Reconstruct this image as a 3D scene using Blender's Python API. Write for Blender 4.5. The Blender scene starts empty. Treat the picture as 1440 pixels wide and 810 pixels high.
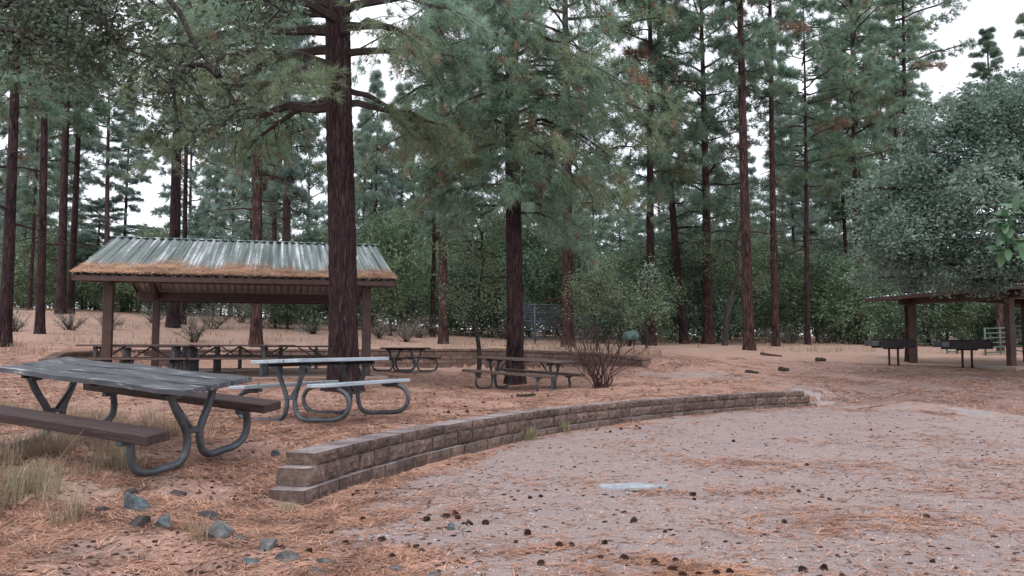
import bpy, math, random
import numpy as np
from mathutils import Vector, Matrix

random.seed(7)
rng = np.random.default_rng(11)
R_ = math.radians
C = bpy.context.scene.collection
F, HZ, CAMZ = 1198.0, 488.0, 1.33

# ------------------------------------------------------------------ helpers
def tag(o, label=None, cat=None, group=None, kind=None):
    if label: o['label'] = label
    if cat: o['category'] = cat
    if group: o['group'] = group
    if kind: o['kind'] = kind
    return o

def empty(name, loc=(0, 0, 0), rot=(0, 0, 0)):
    o = bpy.data.objects.new(name, None)
    C.objects.link(o)
    o.location = loc
    o.rotation_euler = rot
    o.empty_display_size = .2
    return o

def link(name, me, parent=None, loc=None, rot=None, scale=None):
    o = bpy.data.objects.new(name, me)
    C.objects.link(o)
    if parent: o.parent = parent
    if loc is not None: o.location = loc
    if rot is not None: o.rotation_euler = rot
    if scale is not None: o.scale = scale
    return o

def copy_tree(o, parent=None):
    c = o.copy()
    C.objects.link(c)
    c.parent = parent
    for ch in [k for k in bpy.data.objects if k.parent == o]:
        copy_tree(ch, c)
    return c

def np_mesh(name, V, Fc, mats, mi=None, smooth=False):
    """V (n,3); Fc (m,k) all same k."""
    me = bpy.data.meshes.new(name)
    V = np.ascontiguousarray(V, dtype=np.float32)
    Fc = np.ascontiguousarray(Fc, dtype=np.int32)
    m, k = Fc.shape
    me.vertices.add(len(V)); me.vertices.foreach_set('co', V.ravel())
    me.loops.add(m * k); me.loops.foreach_set('vertex_index', Fc.ravel())
    me.polygons.add(m)
    me.polygons.foreach_set('loop_start', np.arange(0, m * k, k, dtype=np.int32))
    me.polygons.foreach_set('loop_total', np.full(m, k, dtype=np.int32))
    if mi is not None: me.polygons.foreach_set('material_index', np.ascontiguousarray(mi, dtype=np.int32))
    me.polygons.foreach_set('use_smooth', np.full(m, smooth, dtype=bool))
    for x in (mats if isinstance(mats, (list, tuple)) else [mats]): me.materials.append(x)
    me.update(calc_edges=True)
    return me

class MB:
    def __init__(s): s.v, s.f, s.m, s.sm = [], [], [], []
    def add(s, vs, fs, mi=0, smooth=False):
        n = len(s.v); s.v += [tuple(v) for v in vs]
        for f in fs:
            s.f.append(tuple(i + n for i in f)); s.m.append(mi); s.sm.append(smooth)
    def box(s, c, d, mi=0, rot=None, bev=.0):
        hx, hy, hz = d[0] / 2, d[1] / 2, d[2] / 2
        b = min(bev, hx * .8, hy * .8, hz * .8)
        if b <= 0:
            vs = [Vector((x, y, z)) for x in (-hx, hx) for y in (-hy, hy) for z in (-hz, hz)]
            fs = [(0, 1, 3, 2), (4, 6, 7, 5), (0, 4, 5, 1), (2, 3, 7, 6), (0, 2, 6, 4), (1, 5, 7, 3)]
        else:
            vs, idx = [], {}
            for sx in (-1, 1):
                for sy in (-1, 1):
                    for sz in (-1, 1):
                        for a in range(3):
                            p = [sx * (hx - b), sy * (hy - b), sz * (hz - b)]
                            h = (hx, hy, hz)[a]; p[a] = (sx, sy, sz)[a] * h
                            idx[(sx, sy, sz, a)] = len(vs); vs.append(Vector(p))
            fs = []
            for a in range(3):
                o1, o2 = [(1, 2), (0, 2), (0, 1)][a]
                for sg in (-1, 1):
                    q = []
                    for (u, w) in ((-1, -1), (1, -1), (1, 1), (-1, 1)):
                        k = [0, 0, 0]; k[a] = sg; k[o1] = u; k[o2] = w
                        q.append(idx[(k[0], k[1], k[2], a)])
                    fs.append(tuple(q))
            for a in range(3):
                o1, o2 = [(1, 2), (0, 2), (0, 1)][a]
                for u in (-1, 1):
                    for w in (-1, 1):
                        k = [0, 0, 0]; k[o1] = u; k[o2] = w
                        q = []
                        for (t, ax) in ((-1, o1), (1, o1), (1, o2), (-1, o2)):
                            k[a] = t; q.append(idx[(k[0], k[1], k[2], ax)])
                        fs.append(tuple(q))
            for sx in (-1, 1):
                for sy in (-1, 1):
                    for sz in (-1, 1): fs.append(tuple(idx[(sx, sy, sz, a)] for a in range(3)))
        c = Vector(c)
        vs = [(rot @ v if rot else v) + c for v in vs]
        s.add(vs, fs, mi)
    def tube(s, pts, rad, n=8, mi=0, cap=True):
        pts = [Vector(p) for p in pts]
        if not hasattr(rad, '__len__'): rad = [rad] * len(pts)
        vs, fs = [], []
        up = None
        for i, p in enumerate(pts):
            t = (pts[min(i + 1, len(pts) - 1)] - pts[max(i - 1, 0)])
            if t.length < 1e-9: t = Vector((0, 0, 1))
            t.normalize()
            if up is None:
                up = Vector((0, 0, 1)) if abs(t.z) < .9 else Vector((1, 0, 0))
            a = up - t * up.dot(t)
            if a.length < 1e-5: a = t.orthogonal()
            a.normalize(); b = t.cross(a); up = a
            for k in range(n):
                th = 2 * math.pi * k / n
                vs.append(p + (a * math.cos(th) + b * math.sin(th)) * rad[i])
        for i in range(len(pts) - 1):
            for k in range(n):
                k2 = (k + 1) % n
                fs.append((i * n + k, i * n + k2, (i + 1) * n + k2, (i + 1) * n + k))
        s.add(vs, fs, mi, True)
        if cap:
            m = len(s.v) - len(vs)
            s.f.append(tuple(m + k for k in range(n))[::-1]); s.m.append(mi); s.sm.append(False)
            e = m + (len(pts) - 1) * n
            s.f.append(tuple(e + k for k in range(n))); s.m.append(mi); s.sm.append(False)
    def mesh(s, name, mats):
        me = bpy.data.meshes.new(name)
        me.from_pydata(s.v, [], s.f)
        for x in (mats if isinstance(mats, (list, tuple)) else [mats]): me.materials.append(x)
        me.polygons.foreach_set('material_index', s.m)
        me.polygons.foreach_set('use_smooth', s.sm)
        me.update()
        return me
    def build(s, name, mats, parent=None, **k):
        return link(name, s.mesh(name, mats), parent, **k)

def catmull(P, n=5):
    P = [Vector(p) for p in P]
    Q = [P[0] * 2 - P[1]] + P + [P[-1] * 2 - P[-2]]
    out = []
    for i in range(1, len(Q) - 2):
        a, b, c, d = Q[i - 1:i + 3]
        for k in range(n):
            t = k / n
            out.append(.5 * ((2 * b) + (c - a) * t + (2 * a - 5 * b + 4 * c - d) * t * t + (3 * b - a - 3 * c + d) * t ** 3))
    out.append(P[-1])
    return out

def sst(a, b, x):
    t = np.clip((x - a) / (b - a + 1e-12), 0, 1)
    return t * t * (3 - 2 * t)

_lat = rng.random((256, 256))
def vnoise(x, y, s=1.0, o=0):
    x = np.asarray(x, float) * s + 37.1 + o * 17.3; y = np.asarray(y, float) * s + 91.7 + o * 5.9
    xi = np.floor(x).astype(int); yi = np.floor(y).astype(int)
    fx = x - xi; fy = y - yi
    fx = fx * fx * (3 - 2 * fx); fy = fy * fy * (3 - 2 * fy)
    g = lambda i, j: _lat[i % 256, j % 256]
    return (g(xi, yi) * (1 - fx) + g(xi + 1, yi) * fx) * (1 - fy) + (g(xi, yi + 1) * (1 - fx) + g(xi + 1, yi + 1) * fx) * fy

# ------------------------------------------------------------------ terrain
# each column: view bearing -> (distance, height) pairs of the ground, as surveyed
LO = {
 -400: [(3, .02), (6, .12), (8, .36), (10, .48), (14, .6), (19, .8), (23, 1.1), (26, 1.4), (33, 1.95), (47, 3.3), (70, 4.6), (160, 7)],
 50: [(3, 0), (6, .09), (8, .33), (10, .44), (14, .54), (19, .68), (23, .97), (26, 1.35), (33, 1.85), (47, 3.3), (70, 4.6), (160, 7)],
 130: [(3, 0), (6, .07), (8, .33), (10, .42), (14, .52), (18, .63), (31, .64)],
 250: [(3, 0), (6, .05), (7, .13), (7.5, .2), (8, .27), (8.5, .32), (10, .4), (12, .43), (17, .58), (19, .62), (31, .63)],
 330: [(3, 0), (6, .02), (7.2, .07), (8, .22), (8.7, .33), (10, .41), (12, .43), (17, .56), (19, .62), (31, .63)],
 400: [(3, 0), (6, 0), (7.5, .02), (8.2, .16), (9, .34), (10, .41), (12, .43), (17, .53), (19, .6), (31, .62)],
 520: [(3, 0), (6, 0), (7.0, .31), (9, .36), (11, .42), (15.5, .42), (20, .56), (31, .6)],
 720: [(3, 0), (7, .3), (9, .35), (12, .37), (17, .34), (20, .30), (23, .38), (29, .52), (31, .58)],
 900: [(3, 0), (7, .3), (12, .36), (18, .41), (22, .58), (25, .8), (31, 1.0)],
 1100: [(3, 0), (7, .3), (16, .35), (19, .38), (22, .53), (30, .96), (38, 1.3), (60, 1.9), (160, 3.5)],
 1180: [(3, 0), (6, 0), (13, .05), (15, .08), (17, .12), (19, .32), (22, .52), (30, .92), (38, 1.28), (60, 1.85), (160, 3.5)],
 1300: [(3, 0), (6, 0), (13, .05), (15, .13), (17, .23), (20, .42), (26, .66), (30, .75), (40, 1.25), (60, 1.8), (160, 3.5)],
 1500: [(3, 0), (6, 0), (13, .05), (15, .12), (17, .2), (20, .4), (25, .68), (30, .74), (40, 1.2), (60, 1.8), (160, 3.5)],
}
UP = {
 -400: LO[-400], 50: LO[50],
 250: [(24, 1.1), (31, 1.22), (34, 1.45), (48, 2.9), (70, 4.2), (160, 6.5)],
 500: [(24, 1.1), (30, 1.22), (33, 1.3), (40, 1.9), (60, 3.1), (160, 5.5)],
 720: [(20, 1.1), (30, 1.25), (35, 1.33), (45, 1.75), (60, 2.3), (160, 4.3)],
 900: [(20, 1.0), (24, 1.05), (28, 1.13), (32, 1.25), (45, 1.6), (60, 2), (160, 3.7)],
 1100: LO[1100], 1180: LO[1180], 1300: LO[1300], 1500: LO[1500],
}
WC, WR = (15.506, 3.30), 17.795          # circle of the curved wall's front face
W2 = [(-11.8, 21.6), (-13.2, 26), (-12.0, 30), (-8, 31.3), (-3, 31), (0, 30), (2.5, 27.3), (3.85, 24.3)]
PATH = [(3.4, 22.7), (4.7, 21.8), (5.9, 20.7), (6.85, 19.3), (7.9, 16.6), (8.95, 14.2), (10.2, 11.6), (12, 8.5), (14, 4)]

def colz(cols, px, d):
    ks = sorted(cols)
    Z = np.stack([np.interp(d, [a for a, _ in cols[k]], [b for _, b in cols[k]]) for k in ks])
    i = np.clip(np.searchsorted(ks, px) - 1, 0, len(ks) - 2)
    k = np.array(ks, float)
    t = np.clip((px - k[i]) / (k[i + 1] - k[i]), 0, 1)
    n = np.arange(len(px))
    return Z[i, n] * (1 - t) + Z[i + 1, n] * t

def sdist(poly, x, y):
    best = np.full(len(x), 1e9); sg = np.ones(len(x)); u = np.zeros(len(x)); L = 0
    for (a, b) in zip(poly[:-1], poly[1:]):
        dx, dy = b[0] - a[0], b[1] - a[1]; l = math.hypot(dx, dy)
        t = np.clip(((x - a[0]) * dx + (y - a[1]) * dy) / (l * l), 0, 1)
        ds = np.hypot(x - a[0] - t * dx, y - a[1] - t * dy)
        cr = dx * (y - a[1]) - dy * (x - a[0])
        m = ds < best - 1e-9
        best = np.where(m, ds, best); sg = np.where(m, np.sign(cr), sg); u = np.where(m, L + t * l, u)
        L += l
    return best * sg, u, L

def terr(x, y, rough=True):
    x = np.atleast_1d(np.asarray(x, float)); y = np.atleast_1d(np.asarray(y, float))
    px = np.clip(720 + F * x / np.maximum(y, 3), -400, 1500)
    d = np.maximum(y, 0)
    lo, up = colz(LO, px, d), colz(UP, px, d)
    ext = [(-11.0, 17.5)] + W2 + [(6.5, 18.0)]
    s, u, L = sdist(ext, x, y)
    s = s - .14
    w = .07 + .45 * np.clip(np.maximum(4.2 - u, u - (L - 6.83)), 0, 4)
    z = lo + (up - lo) * sst(-w, w, s)
    r = np.hypot(x - WC[0], y - WC[1]) - (WR + .15)
    ang = np.degrees(np.arctan2(y - WC[1], x - WC[0])) % 360
    w = np.minimum(.07 + .12 * np.clip(np.maximum(ang - 165.9, 120.7 - ang), 0, 99), 2)
    ins = (1 - sst(-w, w, r)) * (1 - sst(1185, 1290, px))
    z = z * (1 - ins) + .05 * sst(8, 18, y) * ins
    if rough:
        a = 1 - .9 * masks(x, y)[0]
        z = z + a * (.05 * (vnoise(x, y, .8) - .5) + .03 * (vnoise(x, y, 2.6, 1) - .5)) + a * .022 * (vnoise(x, y, 9, 2) - .5) * np.clip(12 / np.maximum(d, 3), 0, 1)
    return z

def gz(x, y): return float(terr(x, y)[0])

def X(px, d): return (px - 720) / F * d
_pd = np.concatenate([np.arange(4, 20, .02), np.arange(20, 90, .1)])
def ground_at(px, py):
    """where the view ray through a surveyed mark meets the ground"""
    xs = (px - 720) / F * _pd
    zr = CAMZ - (py - HZ) * _pd / F
    hit = np.nonzero(zr <= terr(xs, _pd))[0]
    i = hit[0] if len(hit) else len(_pd) - 1
    return Vector((xs[i], _pd[i], gz(xs[i], _pd[i])))

def masks(x, y):
    px = 720 + F * x / np.maximum(y, 3)
    n = vnoise(x, y, 1.1, 5) * .6 + vnoise(x, y, 3.3, 6) * .4 - .5
    r = np.hypot(x - WC[0], y - WC[1]) - WR
    g = sst(.05, .75, -r + n * 1.1 + .1)
    bx = np.interp(y, [3, 5, 7.5, 9], [-.75, -.95, -1.35, -9])
    g = g * sst(-.5, .7, x - bx + n * 2.4)
    s, _, _ = sdist(PATH, x, y)
    g = g * sst(-.3, .9, -s + n * 1.0 - .3)            # beyond the path: needles again
    g = np.where((y < 3) & (x > -.6), 1, g)
    gr = sst(330, 120, px) * sst(5.0, 6.2, y) * sst(11.5, 9.5, y) * (.55 + 1.2 * n)
    hill = sst(24, 34, y) * (.45 + .9 * n)
    n2 = vnoise(x, y, .5, 8) * .6 + vnoise(x, y, 1.9, 9) * .5
    duff = sst(1000, 1180, px) * sst(13, 16, y) * sst(31, 27, y) * (.45 + .8 * n2) + sst(8.2, 6.2, y + 2 * (n2 - .5)) * sst(.6, -.6, x) * sst(.38, .66, n2) * 1.2
    return np.clip(g, 0, 1), np.clip(gr + hill, 0, 1), np.clip(duff, 0, 1)

# ------------------------------------------------------------------ materials
def new_mat(name):
    m = bpy.data.materials.new(name); m.use_nodes = True
    nt = m.node_tree; nt.nodes.clear()
    return m, nt, nt.nodes, nt.links

def ramp(N, stops):
    r = N.new('ShaderNodeValToRGB'); e = r.color_ramp.elements
    while len(e) > 1: e.remove(e[-1])
    e[0].position = stops[0][0]; e[0].color = (*stops[0][1], 1)
    for p, c in stops[1:]:
        k = e.new(p); k.color = (*c, 1)
    return r

def simple(name, stops, scale=6, rough=.8, bump=.3, bs=None, stretch=(1, 1, 1), metal=0, detail=8, var=.0, dist=.01, big=None, spec=.3, isl=0):
    m, nt, N, L = new_mat(name)
    out = N.new('ShaderNodeOutputMaterial'); b = N.new('ShaderNodeBsdfPrincipled')
    tc = N.new('ShaderNodeTexCoord'); mp = N.new('ShaderNodeMapping'); mp.inputs['Scale'].default_value = stretch
    L.new(tc.outputs['Object'], mp.inputs['Vector'])
    n = N.new('ShaderNodeTexNoise'); n.inputs['Scale'].default_value = scale; n.inputs['Detail'].default_value = detail; n.inputs['Roughness'].default_value = .65
    L.new(mp.outputs[0], n.inputs['Vector'])
    r = ramp(N, stops); L.new(n.outputs['Fac'], r.inputs[0])
    col = r.outputs[0]
    if big:
        n3 = N.new('ShaderNodeTexNoise'); n3.inputs['Scale'].default_value = big[0]; n3.inputs['Detail'].default_value = 4
        L.new(tc.outputs['Object'], n3.inputs['Vector'])
        r3 = ramp(N, [(.38, (0, 0, 0)), (.62, (1, 1, 1))]); L.new(n3.outputs['Fac'], r3.inputs[0])
        mx = N.new('ShaderNodeMix'); mx.data_type = 'RGBA'; mx.inputs[7].default_value = (*big[1], 1)
        f = N.new('ShaderNodeMath'); f.operation = 'MULTIPLY'; f.inputs[1].default_value = big[2]
        L.new(r3.outputs[0], f.inputs[0]); L.new(f.outputs[0], mx.inputs[0]); L.new(col, mx.inputs[6]); col = mx.outputs[2]
    if var:
        oi = N.new('ShaderNodeObjectInfo'); hs = N.new('ShaderNodeHueSaturation')
        mr = N.new('ShaderNodeMapRange'); mr.inputs['To Min'].default_value = 1 - var; mr.inputs['To Max'].default_value = 1 + var
        L.new(oi.outputs['Random'], mr.inputs[0]); L.new(mr.outputs[0], hs.inputs['Value']); L.new(col, hs.inputs['Color']); col = hs.outputs[0]
    if isl:
        ge = N.new('ShaderNodeNewGeometry'); h2 = N.new('ShaderNodeHueSaturation'); m2 = N.new('ShaderNodeMapRange')
        m2.inputs['To Min'].default_value = 1 - isl; m2.inputs['To Max'].default_value = 1 + isl
        L.new(ge.outputs['Random Per Island'], m2.inputs[0]); L.new(m2.outputs[0], h2.inputs['Value']); L.new(col, h2.inputs['Color']); col = h2.outputs[0]
    L.new(col, b.inputs['Base Color'])
    b.inputs['Roughness'].default_value = rough; b.inputs['Metallic'].default_value = metal
    b.inputs['Specular IOR Level'].default_value = spec
    if bump:
        n2 = N.new('ShaderNodeTexNoise'); n2.inputs['Scale'].default_value = bs or scale * 4; n2.inputs['Detail'].default_value = 6
        L.new(mp.outputs[0], n2.inputs['Vector'])
        bp = N.new('ShaderNodeBump'); bp.inputs['Strength'].default_value = bump; bp.inputs['Distance'].default_value = dist
        L.new(n2.outputs['Fac'], bp.inputs['Height']); L.new(bp.outputs[0], b.inputs['Normal'])
    L.new(b.outputs[0], out.inputs[0])
    return m

def leafy(name, c1, c2, trans=.3, var=.25, hue=.02, rough=.55, scale=.7, spec=.3):
    m, nt, N, L = new_mat(name)
    out = N.new('ShaderNodeOutputMaterial'); b = N.new('ShaderNodeBsdfPrincipled'); t = N.new('ShaderNodeBsdfTranslucent'); mix = N.new('ShaderNodeMixShader')
    geo = N.new('ShaderNodeNewGeometry')
    n = N.new('ShaderNodeTexNoise'); n.inputs['Scale'].default_value = scale; n.inputs['Detail'].default_value = 5
    L.new(geo.outputs['Position'], n.inputs['Vector'])
    ri = N.new('ShaderNodeMath'); ri.operation = 'ADD'
    rm = N.new('ShaderNodeMath'); rm.operation = 'MULTIPLY_ADD'; rm.inputs[1].default_value = .5; rm.inputs[2].default_value = -.25
    L.new(geo.outputs['Random Per Island'], rm.inputs[0]); L.new(rm.outputs[0], ri.inputs[0]); L.new(n.outputs['Fac'], ri.inputs[1])
    r = ramp(N, [(.25, c1), (.72, c2)]); L.new(ri.outputs[0], r.inputs[0])
    oi = N.new('ShaderNodeObjectInfo'); hs = N.new('ShaderNodeHueSaturation')
    mr = N.new('ShaderNodeMapRange'); mr.inputs['To Min'].default_value = 1 - var; mr.inputs['To Max'].default_value = 1 + var
    L.new(oi.outputs['Random'], mr.inputs[0]); L.new(mr.outputs[0], hs.inputs['Value'])
    wr = N.new('ShaderNodeMath'); wr.operation = 'MULTIPLY'; wr.inputs[1].default_value = 7.31
    fr = N.new('ShaderNodeMath'); fr.operation = 'FRACT'; L.new(oi.outputs['Random'], wr.inputs[0]); L.new(wr.outputs[0], fr.inputs[0])
    mh = N.new('ShaderNodeMapRange'); mh.inputs['To Min'].default_value = .5 - hue; mh.inputs['To Max'].default_value = .5 + hue
    L.new(fr.outputs[0], mh.inputs[0]); L.new(mh.outputs[0], hs.inputs['Hue'])
    L.new(r.outputs[0], hs.inputs['Color'])
    L.new(hs.outputs[0], b.inputs['Base Color']); L.new(hs.outputs[0], t.inputs['Color'])
    b.inputs['Roughness'].default_value = rough; b.inputs['Specular IOR Level'].default_value = spec
    mix.inputs[0].default_value = trans
    L.new(b.outputs[0], mix.inputs[1]); L.new(t.outputs[0], mix.inputs[2]); L.new(mix.outputs[0], out.inputs[0])
    return m

def bark_mat(name, dark, mid, light, sx=9, var=.15):
    m, nt, N, L = new_mat(name)
    out = N.new('ShaderNodeOutputMaterial'); b = N.new('ShaderNodeBsdfPrincipled'); b.inputs['Roughness'].default_value = .9; b.inputs['Specular IOR Level'].default_value = .15
    tc = N.new('ShaderNodeTexCoord'); mp = N.new('ShaderNodeMapping'); mp.inputs['Scale'].default_value = (1, 1, .16)
    L.new(tc.outputs['Object'], mp.inputs[0])
    nn = N.new('ShaderNodeTexNoise'); nn.inputs['Scale'].default_value = 7; nn.inputs['Detail'].default_value = 6
    L.new(mp.outputs[0], nn.inputs['Vector'])
    ad = N.new('ShaderNodeMixRGB'); ad.blend_type = 'ADD'; ad.inputs[0].default_value = .3
    L.new(mp.outputs[0], ad.inputs[1]); L.new(nn.outputs['Color'], ad.inputs[2])
    v = N.new('ShaderNodeTexVoronoi'); v.feature = 'DISTANCE_TO_EDGE'; v.inputs['Scale'].default_value = sx
    L.new(ad.outputs[0], v.inputs['Vector'])
    n2 = N.new('ShaderNodeTexNoise'); n2.inputs['Scale'].default_value = 26; n2.inputs['Detail'].default_value = 7
    L.new(mp.outputs[0], n2.inputs['Vector'])
    n4 = N.new('ShaderNodeTexNoise'); n4.inputs['Scale'].default_value = 1.6; n4.inputs['Detail'].default_value = 3
    L.new(tc.outputs['Object'], n4.inputs['Vector'])
    r = ramp(N, [(.0, dark), (.12, mid), (.5, light)])
    mul = N.new('ShaderNodeMath'); mul.operation = 'MULTIPLY_ADD'; mul.inputs[1].default_value = .55; mul.inputs[2].default_value = -.22
    L.new(n2.outputs['Fac'], mul.inputs[0])
    s = N.new('ShaderNodeMath'); s.operation = 'ADD'; L.new(v.outputs['Distance'], s.inputs[0]); L.new(mul.outputs[0], s.inputs[1])
    s2 = N.new('ShaderNodeMath'); s2.operation = 'MULTIPLY_ADD'; s2.inputs[1].default_value = .35; s2.inputs[2].default_value = -.15
    L.new(n4.outputs['Fac'], s2.inputs[0]); s3 = N.new('ShaderNodeMath'); s3.operation = 'ADD'; L.new(s.outputs[0], s3.inputs[0]); L.new(s2.outputs[0], s3.inputs[1])
    L.new(s3.outputs[0], r.inputs[0])
    vf = N.new('ShaderNodeTexNoise'); vf.inputs['Scale'].default_value = 14; vf.inputs['Detail'].default_value = 3
    L.new(mp.outputs[0], vf.inputs['Vector'])
    rf = ramp(N, [(.66, (0, 0, 0)), (.72, (1, 1, 1))]); L.new(vf.outputs['Fac'], rf.inputs[0])
    mf = N.new('ShaderNodeMath'); mf.operation = 'MULTIPLY'; mf.inputs[1].default_value = .6; L.new(rf.outputs[0], mf.inputs[0])
    fx_ = N.new('ShaderNodeMix'); fx_.data_type = 'RGBA'; fx_.inputs[7].default_value = (light[0] * 2.0, light[1] * 2.2, light[2] * 2.4, 1)
    L.new(mf.outputs[0], fx_.inputs[0]); L.new(r.outputs[0], fx_.inputs[6])
    oi = N.new('ShaderNodeObjectInfo'); hs = N.new('ShaderNodeHueSaturation')
    mr = N.new('ShaderNodeMapRange'); mr.inputs['To Min'].default_value = 1 - var; mr.inputs['To Max'].default_value = 1 + var
    L.new(oi.outputs['Random'], mr.inputs[0]); L.new(mr.outputs[0], hs.inputs['Value']); L.new(fx_.outputs[2], hs.inputs['Color'])
    L.new(hs.outputs[0], b.inputs['Base Color'])
    bp = N.new('ShaderNodeBump'); bp.inputs['Strength'].default_value = .9; bp.inputs['Distance'].default_value = .03
    L.new(s.outputs[0], bp.inputs['Height']); L.new(bp.outputs[0], b.inputs['Normal'])
    L.new(b.outputs[0], out.inputs[0])
    return m

MT = {}
MT['bark'] = bark_mat('pine_bark', (.007, .005, .006), (.026, .015, .017), (.070, .042, .041), 11)
MT['bark_red'] = bark_mat('red_pine_bark', (.010, .006, .006), (.037, .021, .021), (.110, .060, .053))
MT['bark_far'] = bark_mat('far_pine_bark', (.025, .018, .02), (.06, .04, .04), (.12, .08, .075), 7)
MT['bark_oak'] = bark_mat('oak_bark', (.012, .010, .010), (.04, .034, .032), (.09, .08, .075), 16)
MT['twig'] = simple('twig_bark', [(.3, (.018, .013, .012)), (.7, (.06, .045, .04))], 12, .9, .2)
MT['twig_red'] = simple('red_twig_bark', [(.3, (.03, .017, .016)), (.7, (.10, .06, .055))], 12, .9, .2)
MT['needle'] = leafy('pine_needles', (.095, .165, .122), (.310, .435, .325), .45, .18, .012)
MT['needle_far'] = leafy('hazed_far_needles', (.180, .255, .220), (.375, .480, .420), .45, .15, .012)  # distance haze put into the needle colour: paler, bluer green
MT['needle_olive'] = leafy('olive_needles', (.125, .170, .105), (.285, .345, .220), .45, .12, .01)
MT['needle_dead'] = leafy('dead_needles', (.17, .105, .070), (.33, .215, .145), .3, .12, .01)
MT['oak_leaf'] = leafy('oak_leaves', (.060, .105, .072), (.235, .320, .220), .4, .2, .015, .45, 1.0, .4)
MT['oak_green'] = leafy('bright_oak_leaves', (.070, .115, .065), (.250, .335, .195), .38, .18, .02, .45, 1.0, .4)
MT['oak_grey'] = leafy('grey_green_oak_leaves', (.085, .145, .112), (.310, .410, .340), .42, .1, .01, .5, .5, .35)
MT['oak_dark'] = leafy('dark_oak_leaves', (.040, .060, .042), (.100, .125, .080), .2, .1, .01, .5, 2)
MT['far_leaf'] = leafy('hazed_woods_leaves', (.16, .22, .185), (.33, .41, .355), .4, .1, .01, .7, .25, .1)  # aerial haze over the far woods painted in as pale leaf colour
MT['oak_pale'] = leafy('pale_oak_leaves', (.10, .16, .12), (.30, .38, .32), .2, .1, .01, .35, 2, .6)
MT['sapling_leaf'] = leafy('sapling_leaves', (.040, .100, .050), (.105, .185, .095), .35, .05, .01, .35, 9, .5)
MT['shrub_leaf'] = leafy('shrub_leaves', (.16, .155, .135), (.30, .285, .25), .25, .2, .02)
MT['grass'] = leafy('dry_grass', (.20, .145, .095), (.47, .37, .27), .35, .05, .01, .6, 3)
MT['grass_green'] = leafy('green_grass', (.20, .215, .115), (.40, .385, .225), .35, .05, .01, .6, 6)
MT['litter'] = leafy('fallen_needles', (.075, .040, .032), (.66, .405, .30), .1, .02, .01, .7, 2.5, .2)
MT['litter_orange'] = leafy('orange_needles', (.22, .105, .068), (.62, .335, .225), .1, .02, .01, .7, 2.5, .2)
MT['pebble'] = leafy('pebbles', (.10, .085, .085), (.52, .46, .46), 0, .05, .01, .8, 9, .2)
MT['flake'] = leafy('bark_flakes', (.012, .008, .008), (.075, .045, .04), 0, .05, .01, .9, 9, .1)
MT['wood_top'] = simple('weathered_table_wood', [(.32, (.022, .022, .027)), (.5, (.068, .072, .085)), (.59, (.11, .112, .122)), (.65, (.48, .52, .56))], 4, .42, .5, 30, (.7, 7, 7), dist=.006, big=(2.6, (.040, .045, .058), .75), spec=.6)
MT['wood_dark'] = simple('dark_bench_wood', [(.3, (.022, .013, .013)), (.6, (.062, .039, .038)), (.8, (.13, .09, .088))], 5, .65, .4, 30, (.5, 7, 7), dist=.004)
MT['wood_brown'] = simple('brown_table_wood', [(.3, (.05, .034, .03)), (.6, (.14, .10, .09)), (.8, (.26, .21, .19))], 5, .65, .35, 30, (.5, 6, 6), dist=.004)
MT['wood_edge'] = simple('rotted_wood_edge', [(.3, (.018, .012, .012)), (.7, (.06, .042, .042))], 8, .8, .5, 40, (.6, 5, 5), dist=.004)
MT['alu'] = simple('white_metal_plank', [(.3, (.24, .285, .325)), (.7, (.50, .565, .62))], 4, .42, .1, 40, (.4, 5, 5), .15, dist=.002)
MT['tube'] = simple('galvanised_tube', [(.3, (.035, .04, .047)), (.62, (.10, .11, .125)), (.75, (.16, .12, .10))], 8, .5, .1, 40, metal=.35, spec=.5)
MT['tube_dark'] = simple('dark_pipe', [(.3, (.035, .035, .04)), (.7, (.10, .10, .11))], 8, .55, .1, 40, metal=.3, spec=.5)
MT['brown_steel'] = simple('brown_painted_steel', [(.3, (.040, .020, .017)), (.7, (.080, .044, .037))], 5, .55, .1, 30, spec=.4)
MT['soffit'] = simple('underside_of_roof', [(.3, (.34, .30, .30)), (.7, (.52, .47, .46))], 4, .7, .1, 20)
MT['iron'] = simple('black_grill_iron', [(.3, (.012, .011, .012)), (.7, (.045, .040, .042))], 8, .75, .3, 30, metal=.2)
MT['steel'] = simple('bare_steel', [(.3, (.28, .33, .38)), (.7, (.55, .62, .68))], 8, .4, .1, 30, metal=.5)
MT['green_pipe'] = simple('green_gate_pipe', [(.3, (.045, .085, .075)), (.7, (.105, .165, .145))], 8, .5, .1, 30)
MT['blue_wire'] = simple('grey_blue_gate_pipe', [(.3, (.035, .05, .075)), (.7, (.09, .115, .15))], 8, .5, .1, 30)
MT['tarp'] = simple('teal_tarp', [(.3, (.035, .08, .08)), (.7, (.09, .155, .15))], 4, .5, .3, 12)
MT['block'] = simple('split_face_block', [(.25, (.055, .037, .032)), (.5, (.145, .100, .086)), (.75, (.27, .20, .175))], 17, .95, .9, 60, dist=.012, big=(2.1, (.075, .058, .052), .65), spec=.15, isl=.28)
MT['cap'] = simple('cap_block', [(.3, (.22, .185, .19)), (.7, (.36, .315, .32))], 14, .9, .5, 70, dist=.006, big=(2.2, (.125, .098, .093), .65), spec=.2, isl=.15)
MT['block_far'] = simple('brown_wall_block', [(.25, (.11, .072, .062)), (.75, (.27, .19, .165))], 9, .95, .7, 30, dist=.015, big=(1.0, (.13, .09, .08), .6), spec=.15, isl=.2)
MT['concrete'] = simple('path_concrete', [(.3, (.22, .185, .18)), (.7, (.36, .315, .31))], 9, .9, .4, 50, dist=.004, big=(1.5, (.33, .215, .175), .85), spec=.2)
MT['slab'] = simple('shelter_slab', [(.3, (.24, .20, .18)), (.7, (.40, .33, .30))], 3, .9, .2, 40, big=(.6, (.36, .22, .16), .7))
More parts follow.
